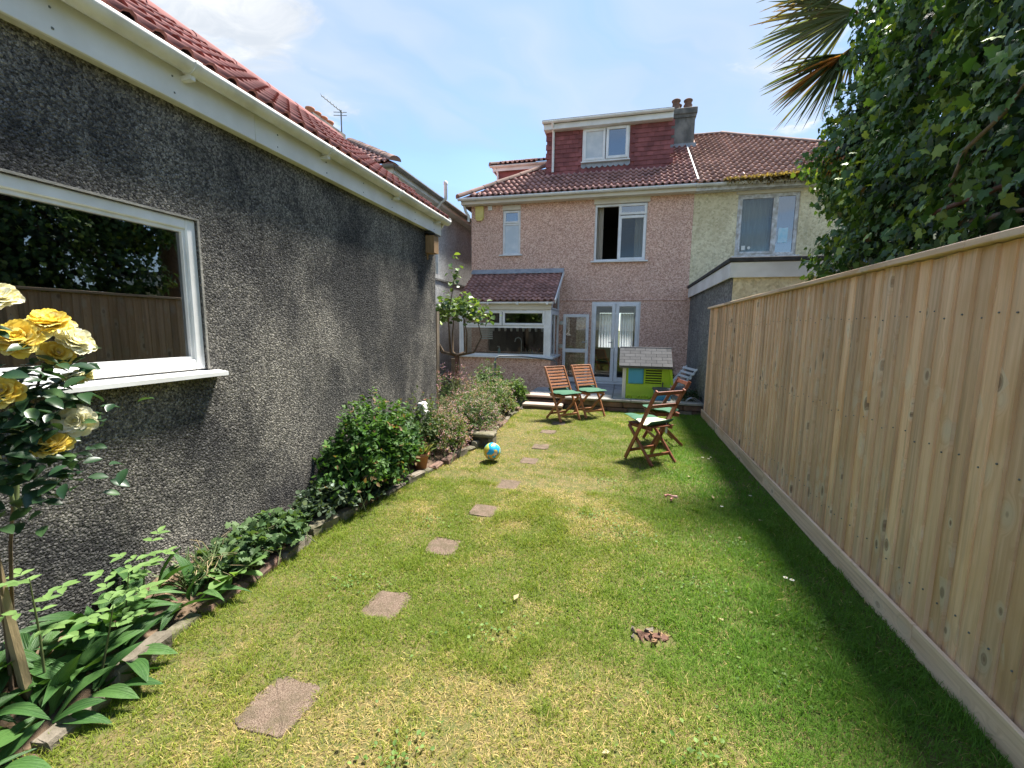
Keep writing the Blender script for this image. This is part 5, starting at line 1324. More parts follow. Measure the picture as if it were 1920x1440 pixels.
def cushion(name, label, loc, ang, mat, curl, fold=0.0, w_=0.43, tilt=0.0, under=None):
    n = 18; V = []
    for side in (1, -1):
        for i in range(n + 1):
            for j in range(n + 1):
                u = i / n * 2 - 1; v = j / n * 2 - 1
                t_ = max(0.0, (1 - abs(u) ** 4) * (1 - abs(v) ** 4)) ** 0.5 * 0.024
                x = u * w_ / 2; y_ = v * w_ / 2
                h = 0.030 + side * t_ + 0.006 * math.sin(7 * u + 2 * v) * (1 - u * u)
                b = max(0.0, -u - 0.45)
                h += curl * b * b * 1.6; x += curl * b * b * 0.5
                cr = max(0.0, v * 0.5 + u * 0.5 - 0.35)
                h += fold * cr * (1.4 - cr)
                V.append((x, y_, h + tilt * x))
    N_ = (n + 1) ** 2; F = []
    for i in range(n):
        for j in range(n):
            a = i * (n + 1) + j
            F.append((a, a + n + 1, a + n + 2, a + 1)); F.append((N_ + a, N_ + a + 1, N_ + a + n + 2, N_ + a + n + 1))
    ed = [i * (n + 1) for i in range(n + 1)] + [n * (n + 1) + j for j in range(1, n + 1)] + [i * (n + 1) + n for i in range(n - 1, -1, -1)] + [j for j in range(n - 1, 0, -1)]
    for p, q in zip(ed, ed[1:] + ed[:1]): F.append((p, q, N_ + q, N_ + p))
    c = thing(name, label, 'cushion', (loc[0], loc[1], 0.466), None, ang)
    m = MB(); m.add(V, F, True); o = m.build('pad', mat, c, world=False)
    if under:
        o.data.materials.append(MT[under])
        for p_ in o.data.polygons:
            if p_.normal.z < -0.2 or p_.center.x < -0.02: p_.material_index = 1
    return c
d2 = lambda c, a, dx: (c[0] + math.cos(a) * dx, c[1] + math.sin(a) * dx)
CA, AA = (-0.97, 7.55), R(-41.5)
CB, AB = (-0.56, 8.03), R(-46)
CC, AC = (0.395, 5.445), R(131)
CD, AD = (0.606, 6.386), R(192)
make_chair('slatted teak folding chair with green cushion beside the steps', CA, AA, 'teak', 7)
make_chair('slatted teak folding chair with green cushion against the retaining wall', CB, AB, 'teak', 7)
make_chair('dark red-brown folding chair with two back rails and striped cushion', CC, AC, 'teak_dark', 2)
make_chair('dark red-brown folding chair behind the striped cushion chair, near the fence', CD, AD, 'teak_dark', 2)
cushion('cushion', 'thin green seat cushion curled at the back on the chair by the steps', d2(CA, AA, 0.035), AA, 'canvas_green', 0.14)
cushion('cushion', 'thin green seat cushion on the slatted chair against the retaining wall', d2(CB, AB, 0.045), AB, 'canvas_green', 0.10)
cs = cushion('cushion', 'striped cream and dark green cushion with its corner turned up, on chair', d2(CC, AC, 0.05), AC + 0.1, 'canvas_green', 0.12, 0.10, tilt=0.10)
for p_ in cs.children[0].data.polygons:
    p_.material_index = 0
cs.children[0].data.materials.append(MT['cushion_stripe'])
for p_ in cs.children[0].data.polygons:
    if p_.normal.z > 0.1 and p_.center.x < 0.03: p_.material_index = 1
m = MB(); m.box(-0.19, -0.185, -0.10, -0.065, -0.10, -0.02, bev=0.001); m.tube([(-0.187, -0.08, -0.02), (-0.187, -0.08, 0.03)], 0.002, 5); m.build('label_tag', 'tag_white', cs, world=False)
cushion('cushion', 'pale green cushion with dark underside on the chair near the fence', d2(CD, AD, 0.05), AD - 0.1, 'canvas_green', 0.08, 0.06, tilt=0.05)

# ------------------------------------------------------------------ playhouse
ph = thing('playhouse', 'lime green plastic playhouse with grey shingled roof and blue shutter', 'playhouse', (0.48, 9.0, 0.2))
fy = 8.98
m = MB(); wall_holes(m, 0.10, 0.95, 0.20, 0.90, [(0.475, 0.78, 0.535, 0.84)], lambda a_, z_, d: (a_, fy + d, z_), 0.03)
m.box(0.10, 0.13, fy + 0.031, 9.75, 0.2, 0.88); m.box(0.92, 0.95, fy + 0.031, 9.75, 0.2, 0.88); m.box(0.13, 0.92, 9.70, 9.75, 0.2, 0.88); m.build('wall', 'plastic_lime', ph)
for k in range(4):
    m = MB(); z = 0.205 + k * 0.078; m.prism([(0.102, fy - 0.020, z), (0.102, fy - 0.001, z), (0.102, fy - 0.001, z + 0.076), (0.102, fy - 0.008, z + 0.076)], (0.846, 0, 0)); m.build('clapboard', 'plastic_lime', ph)
m = MB()
for k in range(14):
    c = Vector((0.12 + 0.035 * k + random.uniform(-0.01, 0.01), fy - 0.02, 0.225 + random.uniform(0, 0.06)))
    m.lathe([(0.0, -0.022), (0.02, -0.01), (0.024, 0.005), (0.012, 0.02), (0.0, 0.024)], tuple(c), 7)
m.build('moulded_leaves', 'plastic_lime', ph)
m = MB(); m.box(0.03, 0.099, fy - 0.03, fy + 0.05, 0.2, 0.895, bev=0.006); m.build('corner_post', 'plastic_cream', ph)
m = MB(); m.prism([(0.905, fy - 0.002, 0.87), (0.955, fy - 0.002, 0.87), (1.0, fy - 0.002, 0.52), (0.955, fy - 0.002, 0.52)], (0, -0.06, 0)); m.build('door_jamb', 'plastic_lime', ph)
m = MB(); m.box(0.145, 0.435, fy - 0.035, fy - 0.001, 0.525, 0.845, bev=0.012); sh_ = m.build('shutter', 'plastic_blue', ph)
m = MB(); m.box(0.175, 0.405, fy - 0.043, fy - 0.0355, 0.555, 0.815, bev=0.003); m.build('panel', 'plastic_blue', sh_)
for k in range(6):
    m = MB(); z = 0.555 + k * 0.05; m.box(0.477, 0.778, fy - 0.004, fy + 0.016, z, z + 0.024, bev=0.004); m.build('vent_slat', 'plastic_lime', ph)
m = MB(); m.box(0.44, 0.82, fy + 0.12, fy + 0.14, 0.4, 0.87); m.build('dark_backing', 'black_plastic', ph)  # added black sheet: its colour stands in for the dark inside behind the slats
m = MB(); ry0, rz0, ry1, rz1 = 8.86, 0.875, 9.33, 1.215
m.prism([(-0.04, ry0, rz0), (-0.04, ry1, rz1), (-0.04, 9.82, rz0), (-0.04, 9.80, rz0 - 0.03), (-0.04, ry0 + 0.01, rz0 - 0.035)], (1.0, 0, 0)); pr = m.build('roof', 'plastic_grey', ph)
Vp = Vector((0, ry1 - ry0, rz1 - rz0)).normalized(); Np = Vector((1, 0, 0)).cross(Vp)
for row in range(6):
    x = -0.045; first = True
    while x < 0.955:
        w_ = 0.10 if (first and row % 2) else 0.205
        w_ = min(w_, 0.965 - x)
        s_ = MB(); s_.box(0.002, w_ - 0.002, -0.002, 0.094, 0.002, 0.014, bev=0.003)
        place('shingle', s_.mesh('shingle', 'plastic_grey'), frameM(Vector((x, ry0, rz0)) + Vp * row * 0.096 + Np * 0.003, Vector((1, 0, 0)), Vp, Np), pr)
        x += w_; first = False
m = MB(); m.tube([(-0.045, ry1, rz1 + 0.008), (0.965, ry1, rz1 + 0.008)], 0.022, 8); m.build('ridge', 'plastic_grey', pr)
# play sink fixed to its front
m = MB(); m.box(0.64, 0.95, 8.80, fy - 0.026, 0.2, 0.43, bev=0.008); sk = m.build('play_sink', 'plastic_blue', ph)
for row in range(5):
    for k in range(4):
        b_ = MB(); x = 0.645 + k * 0.076 + (0.03 if row % 2 else 0); x1_ = min(x + 0.07, 0.946); b_.box(x, x1_, 8.792, 8.7995, 0.215 + row * 0.043, 0.215 + row * 0.043 + 0.037, bev=0.003); b_.build('moulded_brick', 'plastic_blue', sk)
m = MB(); m.box(0.61, 0.97, 8.77, fy - 0.024, 0.431, 0.475, bev=0.01); m.box(0.70, 0.88, 8.80, 8.93, 0.476, 0.482); m.build('counter', 'plastic_darkgrey', sk)
m = MB(); m.tube([(0.80, 8.945, 0.476), (0.80, 8.945, 0.55), (0.80, 8.92, 0.57), (0.80, 8.89, 0.55)], 0.01, 8); m.build('toy_tap', 'plastic_darkgrey', sk)

# ------------------------------------------------------------------ white bench
be = thing('garden_bench', 'white slatted garden bench at an angle against the charcoal wall', 'bench', (1.10, 10.1, 0.2), None, R(192))
for k in range(4):
    m = MB(); z = 0.30 + k * 0.085; x = -0.20 - k * 0.055; m.beam((x, -0.42, z), (x, 0.42, z), 0.018, 0.052, Vector((-0.5, 0, 0.85)), bev=0.003); m.build('back_slat', 'white_paint', be, world=False)
for k in range(5):
    m = MB(); x = -0.16 + k * 0.075; m.box(x - 0.027, x + 0.027, -0.42, 0.42, 0.238 - 0.01 * k, 0.256 - 0.01 * k, bev=0.003); m.build('seat_slat', 'white_paint', be, world=False)
for s_ in (-0.34, 0.34):
    m = MB(); m.beam((-0.10, s_, 0.22), (-0.42, s_, 0.60), 0.03, 0.03); m.build('back_support', 'white_paint', be, world=False)
    m = MB(); m.box(0.10, 0.14, s_ - 0.02, s_ + 0.02, -0.002, 0.20); m.build('leg', 'white_paint', be, world=False)
    m = MB(); m.box(-0.18, -0.14, s_ - 0.02, s_ + 0.02, -0.002, 0.225); m.build('leg', 'white_paint', be, world=False)
hp = thing('wire_hoop', 'pale metal hoop standing on the coping by the fence', 'hoop', (1.36, 8.66, 0.243))
for (xa, xb, h_) in ((1.20, 1.44, 0.10), (1.23, 1.40, 0.075)):
    m = MB(); m.tube([(xa + (xb - xa) * k / 12, 8.66 + (0.05 if h_ < 0.09 else 0), 0.244 + h_ * math.sin(math.pi * k / 12) ** 0.5) for k in range(13)], 0.006, 6); m.build('hoop', 'steel', hp)

# concrete block at the end of the bed
cb = thing('concrete_block', 'mossy hollow concrete block lying at the edge of the pink flowers', 'block', (-1.78, 5.5, 0))
m = MB(); m.box(-2.02, -1.62, 5.42, 5.63, 0.135, 0.185, bev=0.012); m.build('top', 'concrete_moss', cb)
m = MB(); m.box(-1.69, -1.625, 5.425, 5.63, -0.02, 0.134, bev=0.012); m.build('side', 'concrete_moss', cb)
m = MB(); m.box(-2.02, -1.70, 5.52, 5.63, -0.02, 0.134, bev=0.012); m.build('back', 'concrete_moss', cb)
# terracotta pot
po = thing('terracotta_pot', 'small terracotta flower pot beside the big green shrub', 'pot', (-2.13, 4.32, 0.05))
m = MB(); m.lathe([(0.0, 0.03), (0.062, 0.03), (0.088, 0.17), (0.102, 0.17), (0.104, 0.215), (0.088, 0.215), (0.082, 0.18), (0.0, 0.175)], (-2.13, 4.32, 0.0), 18); m.build('body', 'terracotta', po)
n = 46; a_ = rng.random(n) * 6.28; P = np.stack([-2.13 + 0.05 * np.cos(a_), 4.32 + 0.05 * np.sin(a_), np.full(n, 0.19)], 1)
leaf_obj('foliage', leaves(P, np.stack([np.cos(a_) * 0.7, np.sin(a_) * 0.7, 0.6 + rng.random(n)], 1), np.tile([0, 0, 1.0], (n, 1)) + 0.4 * rng.standard_normal((n, 3)), 0.08 + 0.08 * rng.random(n), L_LANCE, tintc(n, (0.10, 0.14, 0.04), (0.22, 0.20, 0.06), 0.3, (0.25, 0.12, 0.05), 0.2)), 'leaf', po)
# stake and old post
sk_ = thing('garden_stake', 'leaning square wooden stake beside the yellow rose', 'stake', (-2.3, 1.0, 0))
m = MB(); m.beam((-2.30, 1.075, 0.05), (-2.36, 1.05, 0.80), 0.038, 0.025, (0, 1, 0)); m.build('stake', 'wood_stake', sk_)
op = thing('old_post', 'weathered grey timber post behind the garage corner', 'post', (-2.95, 6.7, 0))
m = MB(); m.box(-3.02, -2.93, 6.60, 6.70, 0.0, 1.85); m.build('post', 'wood_grey', op)
ob = thing('old_board', 'grey split board standing behind the small bare-stemmed tree', 'board', (-3.0, 7.55, 0))
m = MB(); m.beam((-2.99, 7.56, 0.0), (-3.02, 7.56, 1.02), 0.10, 0.04, (0, 1, 0)); m.build('plank', 'wood_grey', ob)

# ------------------------------------------------------------------ shrubs
def shoots(base, rad, K, m, size, tmpl, ca, cb, tip=None, up=0.35, jit=0.25, flat=0.5, start=0.3, spread=0.5):
    """K leafy shoots from around the base to an uneven outline; returns leaf data, shoot tips and stem curves"""
    base = np.array(base, float); rad = np.array(rad, float)
    d = rng.standard_normal((K, 3)); d[:, 2] = np.abs(d[:, 2]) * (1 - up) + up * 1.2 * rng.random(K)
    d = unit(d)
    reach = 0.72 + 0.38 * rng.random((K, 1))
    T = base + d * rad * reach
    B = base + np.concatenate([(rng.random((K, 2)) - 0.5) * 2 * spread * rad[:2], np.zeros((K, 1))], 1)
    T[:, 2] = np.maximum(T[:, 2], base[2] + 0.06)
    t = (start + (1 - start) * (np.arange(m) + 0.5) / m)[None, :] + (rng.random((K, m)) - 0.5) * 0.08
    bow = np.array([0, 0, 0.18])[None] * rad[2]
    P = B[:, None] * (1 - t[..., None]) + T[:, None] * t[..., None] + 4 * (t * (1 - t))[..., None] * bow
    ax = unit(T - B)[:, None, :].repeat(m, 1).reshape(-1, 3)
    P = P.reshape(-1, 3); n = len(P)
    ang = (np.arange(m) * 2.4)[None, :].repeat(K, 0).ravel() + rng.random(n)
    s1 = unit(np.cross(ax, rng.standard_normal((n, 3)))); s2 = np.cross(ax, s1)
    side = s1 * np.cos(ang)[:, None] + s2 * np.sin(ang)[:, None]
    D = side + ax * (0.5 + 0.5 * rng.random((n, 1))) + np.array([0, 0, -0.15])
    Nn = np.array([0, 0, 1.0]) * flat + ax * 0.6 + rng.standard_normal((n, 3)) * 0.35
    tt = t.ravel()
    S = size * (0.6 + 0.7 * rng.random(n)) * (1.15 - 0.45 * tt)
    f = np.clip((tt - 0.55) / 0.45, 0, 1)[:, None] * rng.random((n, 1)) ** 0.6
    c = np.array(ca) * (1 - f) + np.array(cb) * f
    c = c * (1 + (rng.random((n, 1)) - 0.5) * 2 * jit)
    if tip is not None:
        k = (tt > 0.86) & (rng.random(n) < 0.14); c[k] = np.array(tip) * (0.7 + 0.6 * rng.random((k.sum(), 1)))
    return leaves(P, D, Nn, S, tmpl, c), T, B
def stems_mesh(B, T, r0, rad2, mat, parent, name='stem', cnt=26):
    m = MB()
    idx = rng.permutation(len(B))[:cnt]
    for i in idx:
        a, b = Vector(B[i]), Vector(T[i]); mid = (a + b) / 2 + Vector((0, 0, 0.18 * rad2))
        a.z -= 0.03
        m.tube([a, a.lerp(mid, 0.6), mid.lerp(b, 0.5), b], [r0, r0 * 0.8, r0 * 0.55, r0 * 0.3], 5, cap=False)
    return m.build(name, mat, parent)
def blossoms(T, per, r_, size, cols, parent, name='blossom'):
    n = len(T) * per
    P = np.repeat(T, per, axis=0) + rng.standard_normal((n, 3)) * r_
    D = rng.standard_normal((n, 3)) + np.array([0, 0, 0.5])
    V = leaves(P, D, rng.standard_normal((n, 3)) + np.array([0, 0, 0.8]), size * (0.6 + 0.8 * rng.random(n)), L_SMALL, tintc(n, cols[0], cols[1], 0.2))
    return leaf_obj(name, V, 'leaf', parent)
def shrub(name, label, cat, base, rad, K, m, size, tmpl, ca, cb, tip=None, blossom=None, group=None, mat='leaf', stem='cane_green', **kw):
    o = thing(name, label, cat, base, group)
    data, T, B = shoots(base, rad, K, m, size, tmpl, ca, cb, tip, **kw)
    leaf_obj('foliage', data, mat, o)
    stems_mesh(B, T, 0.006 if rad[2] > 0.4 else 0.004, rad[2], stem, o)
    if blossom:
        frac, per, r_, bs, cols = blossom
        k = rng.random(len(T)) < frac
        blossoms(T[k], per, r_, bs, cols, o)
    return o
G1, G2 = (0.038, 0.085, 0.022), (0.105, 0.185, 0.035)
shrub('leafy_shrub', 'big bright green leafy shrub against the garage wall beside the pot', 'shrub', (-2.32, 3.72, 0.06), (0.36, 0.80, 0.86), 330, 28, 0.062, L_OVAL, (0.034, 0.090, 0.022), (0.115, 0.215, 0.040), (0.20, 0.13, 0.06), up=0.45, spread=0.75)
shrub('leafy_shrub', 'smaller rusty tipped green shrub below the white socket', 'shrub', (-2.34, 4.72, 0.06), (0.32, 0.60, 0.74), 170, 20, 0.048, L_OVAL, (0.045, 0.085, 0.028), (0.13, 0.16, 0.05), (0.26, 0.11, 0.06), up=0.45, spread=0.7)
PK = ((0.52, 0.26, 0.32), (0.62, 0.42, 0.44))
shrub('flowering_plant', 'low pink flowering clump spilling towards the ball', 'flowers', (-2.14, 5.05, 0.04), (0.30, 0.50, 0.52), 260, 16, 0.028, L_ROUND, (0.075, 0.120, 0.036), (0.18, 0.22, 0.07), None, (0.9, 13, 0.016, 0.016, PK), up=0.5, spread=0.85)
shrub('flowering_plant', 'mauve flowering mound above the concrete block', 'flowers', (-2.08, 5.95, 0.06), (0.42, 0.60, 0.66), 420, 18, 0.028, L_ROUND, (0.068, 0.115, 0.040), (0.17, 0.22, 0.07), None, (0.8, 11, 0.016, 0.015, ((0.52, 0.29, 0.38), (0.62, 0.44, 0.48))), up=0.5, spread=0.85)
shrub('flowering_plant', 'tall pink flowering plants at the foot of the small tree', 'flowers', (-2.72, 6.75, 0.06), (0.55, 0.85, 0.88), 380, 17, 0.036, L_LANCE, (0.078, 0.130, 0.036), (0.20, 0.25, 0.08), None, (0.6, 12, 0.02, 0.018, ((0.55, 0.22, 0.36), (0.66, 0.42, 0.50))), up=0.5, spread=0.85)
shrub('flowering_plant', 'loose pale pink flowering plants midway between tree and handrail', 'flowers', (-2.25, 7.35, 0.06), (0.45, 0.70, 0.78), 300, 17, 0.038, L_OVAL, (0.078, 0.135, 0.036), (0.20, 0.27, 0.07), None, (0.55, 11, 0.02, 0.017, ((0.50, 0.30, 0.36), (0.64, 0.52, 0.52))), up=0.5, spread=0.85)
shrub('leafy_shrub', 'rounded green shrub below the kitchen window by the handrail', 'shrub', (-2.55, 8.30, 0.06), (0.5, 0.5, 0.85), 200, 20, 0.060, L_OVAL, (0.040, 0.088, 0.030), (0.12, 0.19, 0.05), None, up=0.5, spread=0.8)
shrub('leafy_shrub', 'fresh green leafy plant beside the slab steps', 'shrub', (-2.10, 8.55, 0.06), (0.3, 0.36, 0.55), 110, 16, 0.065, L_OVAL, (0.060, 0.12, 0.030), (0.18, 0.25, 0.06), None, up=0.5, spread=0.8)
shrub('leafy_shrub', 'small yellow-green plant at the bed edge before the steps', 'shrub', (-2.02, 7.75, 0.04), (0.18, 0.35, 0.26), 80, 14, 0.05, L_OVAL, (0.08, 0.14, 0.03), (0.22, 0.28, 0.06), None, up=0.5, spread=0.8)
shrub('cranesbill', 'feathery grey-green cranesbill spreading over the bed edge', 'plant', (-2.34, 2.30, 0.06), (0.26, 0.42, 0.24), 150, 7, 0.062, L_IVY, (0.055, 0.105, 0.042), (0.13, 0.20, 0.075), None, (0.03, 6, 0.012, 0.012, ((0.5, 0.3, 0.4), (0.7, 0.6, 0.6))), up=0.35, spread=0.9, flat=1.2, start=0.45)
shrub('ground_ivy', 'dark grey-green round-leaved ground cover below the big shrub', 'plant', (-2.34, 2.98, 0.05), (0.24, 0.42, 0.26), 170, 8, 0.050, L_ROUND, (0.035, 0.062, 0.034), (0.10, 0.14, 0.075), (0.30, 0.36, 0.30), up=0.35, spread=0.9, flat=1.2, start=0.4)
shrub('ground_ivy', 'dark trailing ground cover at the foot of the big shrub', 'plant', (-2.22, 3.50, 0.02), (0.16, 0.40, 0.13), 90, 7, 0.045, L_ROUND, (0.030, 0.055, 0.032), (0.08, 0.11, 0.06), None, up=0.3, spread=0.9, flat=1.2, start=0.3)
shrub('leafy_shrub', 'dark pink-flecked shrub in front of the white bench', 'shrub', (1.33, 9.12, 0.19), (0.24, 0.26, 0.30), 130, 16, 0.034, L_OVAL, (0.030, 0.062, 0.026), (0.08, 0.12, 0.045), None, (0.25, 6, 0.015, 0.014, ((0.40, 0.2, 0.28), (0.5, 0.35, 0.4))), up=0.5, spread=0.8)
shrub('leafy_shrub', 'tall green plant between the playhouse and the pink wall', 'shrub', (1.02, 10.85, 0.19), (0.28, 0.25, 0.72), 110, 18, 0.055, L_OVAL, (0.035, 0.085, 0.028), (0.10, 0.18, 0.05), None, up=0.7, spread=0.7)

# dry stalks
dg = thing('dry_grass_tuft', 'tangle of dry straw stalks against the garage wall', 'dry grass', (-2.44, 1.98, 0.08))
m = MB()
for k in range(60):
    a = Vector((-2.46 + random.uniform(-0.07, 0.08), 1.98 + random.uniform(-0.12, 0.2), 0.08)); d = Vector((random.uniform(-0.1, 0.30), random.uniform(-0.28, 0.25), random.uniform(0.02, 0.20)))
    m.tube([a, a + d * 0.5 + Vector((0, 0, 0.05)), a + d], [0.0022, 0.002, 0.001], 4, cap=False)
m.build('stalk', 'straw', dg)
n = 120; P = np.stack([-2.46 + 0.12 * rng.random(n), 1.80 + 0.22 * rng.random(n), np.full(n, 0.08)], 1)
leaf_obj('blade', leaves(P, np.stack([rng.standard_normal(n) * 0.5 + 0.2, rng.standard_normal(n) * 0.6, 0.5 + rng.random(n)], 1), np.tile([0.3, 0, 1.0], (n, 1)), 0.10 + 0.12 * rng.random(n), strip([(0, 0.02), (0.5, 0.03), (1, 0.004)], 0.3), tintc(n, (0.08, 0.13, 0.05), (0.18, 0.23, 0.10), 0.3)), 'leaf', dg)

# litter of bark and dead leaves on the bare soil
n = 520; yy_ = 0.6 + 3.0 * rng.random(n); xx_ = edge_x(yy_) - 0.03 - 0.42 * rng.random(n)
P = np.stack([xx_, yy_, bed_z(xx_, yy_) + 0.008], 1)
lt = leaf_obj('litter', leaves(P, np.concatenate([rng.standard_normal((n, 2)), 0.15 * rng.standard_normal((n, 1))], 1), np.tile([0, 0, 1.0], (n, 1)) + 0.4 * rng.standard_normal((n, 3)), 0.02 + 0.05 * rng.random(n), L_OVAL, tintc(n, (0.13, 0.075, 0.045), (0.36, 0.26, 0.17), 0.35)), 'leaf', bed, 'stuff')

# broad-leaved lilies: every leaf its own piece
def tmpl_mesh(tm, name, mat):
    return np_mesh(name, tm[0], tm[1], None, mat, True)
def lily_leaf(bend, wave, k):
    prof = [(0, 0.025), (0.08, 0.04), (0.2, 0.09), (0.34, 0.135), (0.48, 0.15), (0.62, 0.14), (0.76, 0.105), (0.88, 0.06), (0.96, 0.022), (1, 0.003)]
    V, F = [], []
    for i, (y_, w_) in enumerate(prof):
        for j in range(5):
            u = j / 2 - 1
            V.append((u * w_ + 0.02 * math.sin(y_ * 3 + k), y_ * (1 - 0.12 * y_), -bend * y_ ** 2.2 + 0.42 * abs(u) ** 1.4 * w_ + wave * abs(u) * math.sin(9 * y_ + 2.2 * k + (1.5 if u > 0 else 0))))
    for i in range(len(prof) - 1):
        for j in range(4):
            a_ = i * 5 + j; F.append((a_, a_ + 1, a_ + 6, a_ + 5))
    return np_mesh('leaf', V, F, None, 'leaf_lily', True)
lily_m = [lily_leaf(0.20 + 0.16 * k, 0.012 + 0.006 * k, k) for k in range(4)]
def leafM(p, d, n_, s_):
    d = Vector(d).normalized(); x = d.cross(Vector(n_)).normalized(); z = x.cross(d)
    return frameM(p, x * s_, d * s_, z * s_)
LIL = [(-2.40, 1.40), (-2.28, 1.17), (-2.22, 1.33), (-2.16, 1.02), (-2.46, 1.66), (-2.30, 1.76), (-2.12, 0.82), (-2.30, 0.94), (-2.28, 1.54), (-2.06, 0.66), (-2.44, 1.14), (-2.14, 1.16), (-2.20, 0.62)]
for k, (x, yy) in enumerate(LIL):
    z = float(bed_z(np.array([x]), np.array([yy]))[0])
    o = thing('lily_plant', 'low clump of broad pointed dark green lily leaves in the bed', 'plant', (x, yy, z), 'broad-leaved lilies along the garage wall')
    for j in range(random.randint(9, 12)):
        a = random.uniform(0, 6.28); el = random.uniform(0.25, 1.3)
        d = (math.cos(a) * math.cos(el), math.sin(a) * math.cos(el), math.sin(el))
        p = Vector((x + 0.05 * math.cos(a), yy + 0.05 * math.sin(a), z + random.uniform(0.0, 0.06)))
        place('leaf', random.choice(lily_m), leafM(p, d, (random.uniform(-0.5, 0.5), random.uniform(-0.5, 0.5), 1.0), random.uniform(0.16, 0.27)), o)
# primrose rosette
pm_ = tmpl_mesh(strip([(0, 0.03), (0.2, 0.08), (0.5, 0.21), (0.78, 0.22), (0.94, 0.12), (1, 0.01)], 0.3, 0.06), 'leaf', 'leaf_young')
o = thing('primrose', 'pale green primrose rosette hanging over the bed edge', 'plant', (-2.22, 1.99, 0.08))
for j in range(12):
    a = random.uniform(-2.6, 1.6); el = random.uniform(0.0, 0.9)
    place('leaf', pm_, leafM((-2.23 + 0.02 * math.cos(a), 1.99 + 0.02 * math.sin(a), 0.09), (math.cos(a) * math.cos(el), math.sin(a) * math.cos(el), math.sin(el)), (0, 0, 1), random.uniform(0.12, 0.19)), o)
# young rose shoots with pinnate leaves
yl = tmpl_mesh(L_OVAL, 'leaf', 'leaf_young')
for k, (x, yy, h, lb) in enumerate(((-2.28, 1.12, 0.52, 'tall pale green rose shoot beside the wooden stake'), (-2.30, 1.42, 0.36, 'pale green rose shoot rising from the middle of the lily leaves'), (-2.16, 1.24, 0.30, 'short pale rose shoot at the lawn side of the lilies'), (-2.40, 1.58, 0.38, 'pale green rose shoot against the wall above the lilies'))):
    o = thing('rose_shoot', lb, 'plant', (x, yy, 0.07))
    tp_ = Vector((x + random.uniform(0.0, 0.12), yy + random.uniform(-0.06, 0.08), 0.07 + h)); b0 = Vector((x, yy, 0.06))
    m = MB(); m.tube([b0, b0.lerp(tp_, 0.5) + Vector((-0.01, 0.01, 0)), tp_], [0.005, 0.004, 0.002], 6); m.build('stem', 'cane_green', o)
    for q in range(6):
        c = b0.lerp(tp_, 0.55 + 0.09 * q); a = q * 2.3 + k; ax = Vector((math.cos(a), math.sin(a), 0.35)).normalized(); L = 0.11
        for r_ in range(5):
            if r_ == 4: p, d = c + ax * L, ax
            else: p = c + ax * L * (0.45 + 0.45 * (r_ // 2)); d = ax * 0.5 + ax.cross(Vector((0, 0, 1))).normalized() * (1 if r_ % 2 else -1)
            place('leaf', yl, leafM(p, d, (0.1, -0.1, 1), random.uniform(0.045, 0.062)), o)

# ------------------------------------------------------------------ yellow rose
rb = thing('rose_bush', 'tall rose bush with big yellow and cream blooms beside the garage window', 'rose bush', (-2.40, 1.08, 0.06))
tops = [(-1.72, 0.95, 1.50), (-1.74, 0.86, 1.42), (-1.72, 0.93, 1.18), (-1.78, 0.80, 1.30), (-1.80, 0.98, 1.30), (-1.72, 0.99, 1.42)]
for k, tpp in enumerate(tops):
    tpp = Vector(tpp); a = Vector((-2.40 + 0.03 * k, 1.08 - 0.02 * k, 0.05)) if k < 2 else Vector((-2.02, 0.98, 0.95))
    m = MB(); m.tube([a, a.lerp(tpp, 0.35) + Vector((-0.16, 0.06, 0.16)), a.lerp(tpp, 0.7) + Vector((-0.08, 0.0, 0.08)), tpp], [0.007, 0.006, 0.005, 0.003], 7); m.build('cane', 'bark' if k < 2 else 'cane_green', rb)
rl = [tmpl_mesh(strip([(0, 0.03), (0.15, 0.16), (0.4, 0.29), (0.65, 0.27), (0.85, 0.15), (1, 0.005)], b_, 0.10), 'leaf', 'leaf_rose') for b_ in (0.1, 0.3)]
CL = [((-1.74, 0.90, 1.40), 0.10, 80), ((-1.74, 0.95, 1.34), 0.09, 64), ((-1.76, 0.88, 1.28), 0.10, 84), ((-1.76, 0.83, 1.22), 0.11, 76), ((-1.74, 0.91, 1.13), 0.10, 60), ((-1.70, 0.97, 1.46), 0.05, 10), ((-1.74, 0.82, 1.55), 0.06, 10), ((-1.78, 0.82, 1.05), 0.07, 20)]
for c, r_, q in CL:
    for j in range(q):
        p = Vector(c) + Vector((random.gauss(0, r_ * 0.6), random.gauss(0, r_ * 0.7), random.gauss(0, r_ * 0.6)))
        a = random.uniform(0, 6.28)
        place('leaf', rl[j % 2], leafM(p, (math.cos(a), math.sin(a), random.uniform(-0.6, 0.25)), (random.uniform(-0.2, 0.7), random.uniform(-0.7, 0.2), 1.0), random.uniform(0.038, 0.066)), rb)
def petal_mesh(mat):
    n = 6; V = []; F = []
    for i in range(n + 1):
        v = i / n
        w_ = 0.5 * (math.sin(math.pi * (0.12 + 0.80 * v)) ** 0.8) if v < 1 else 0.22
        for j in range(n + 1):
            u = j / n * 2 - 1
            V.append((u * w_, v * (1 - 0.06 * u * u), 0.30 * u * u * w_ + 0.16 * v * v - 0.25 * max(0, v - 0.72) + 0.05 * v * math.sin(8 * u + 4 * v) + 0.02 * math.sin(17 * u)))
    for i in range(n):
        for j in range(n):
            a = i * (n + 1) + j; F.append((a, a + 1, a + n + 2, a + n + 1))
    return np_mesh('petal', V, F, None, mat, True)
PG, PC = petal_mesh('petal_gold'), petal_mesh('petal_cream')
cm = MB(); cm.lathe([(0.0, -0.012), (0.010, -0.006), (0.012, 0.004), (0.006, 0.012), (0.0, 0.014)], n=10)
ccm = {'g': cm.mesh('flower', 'wood_light'), 'c': cm.mesh('flower', 'alarm_yellow')}
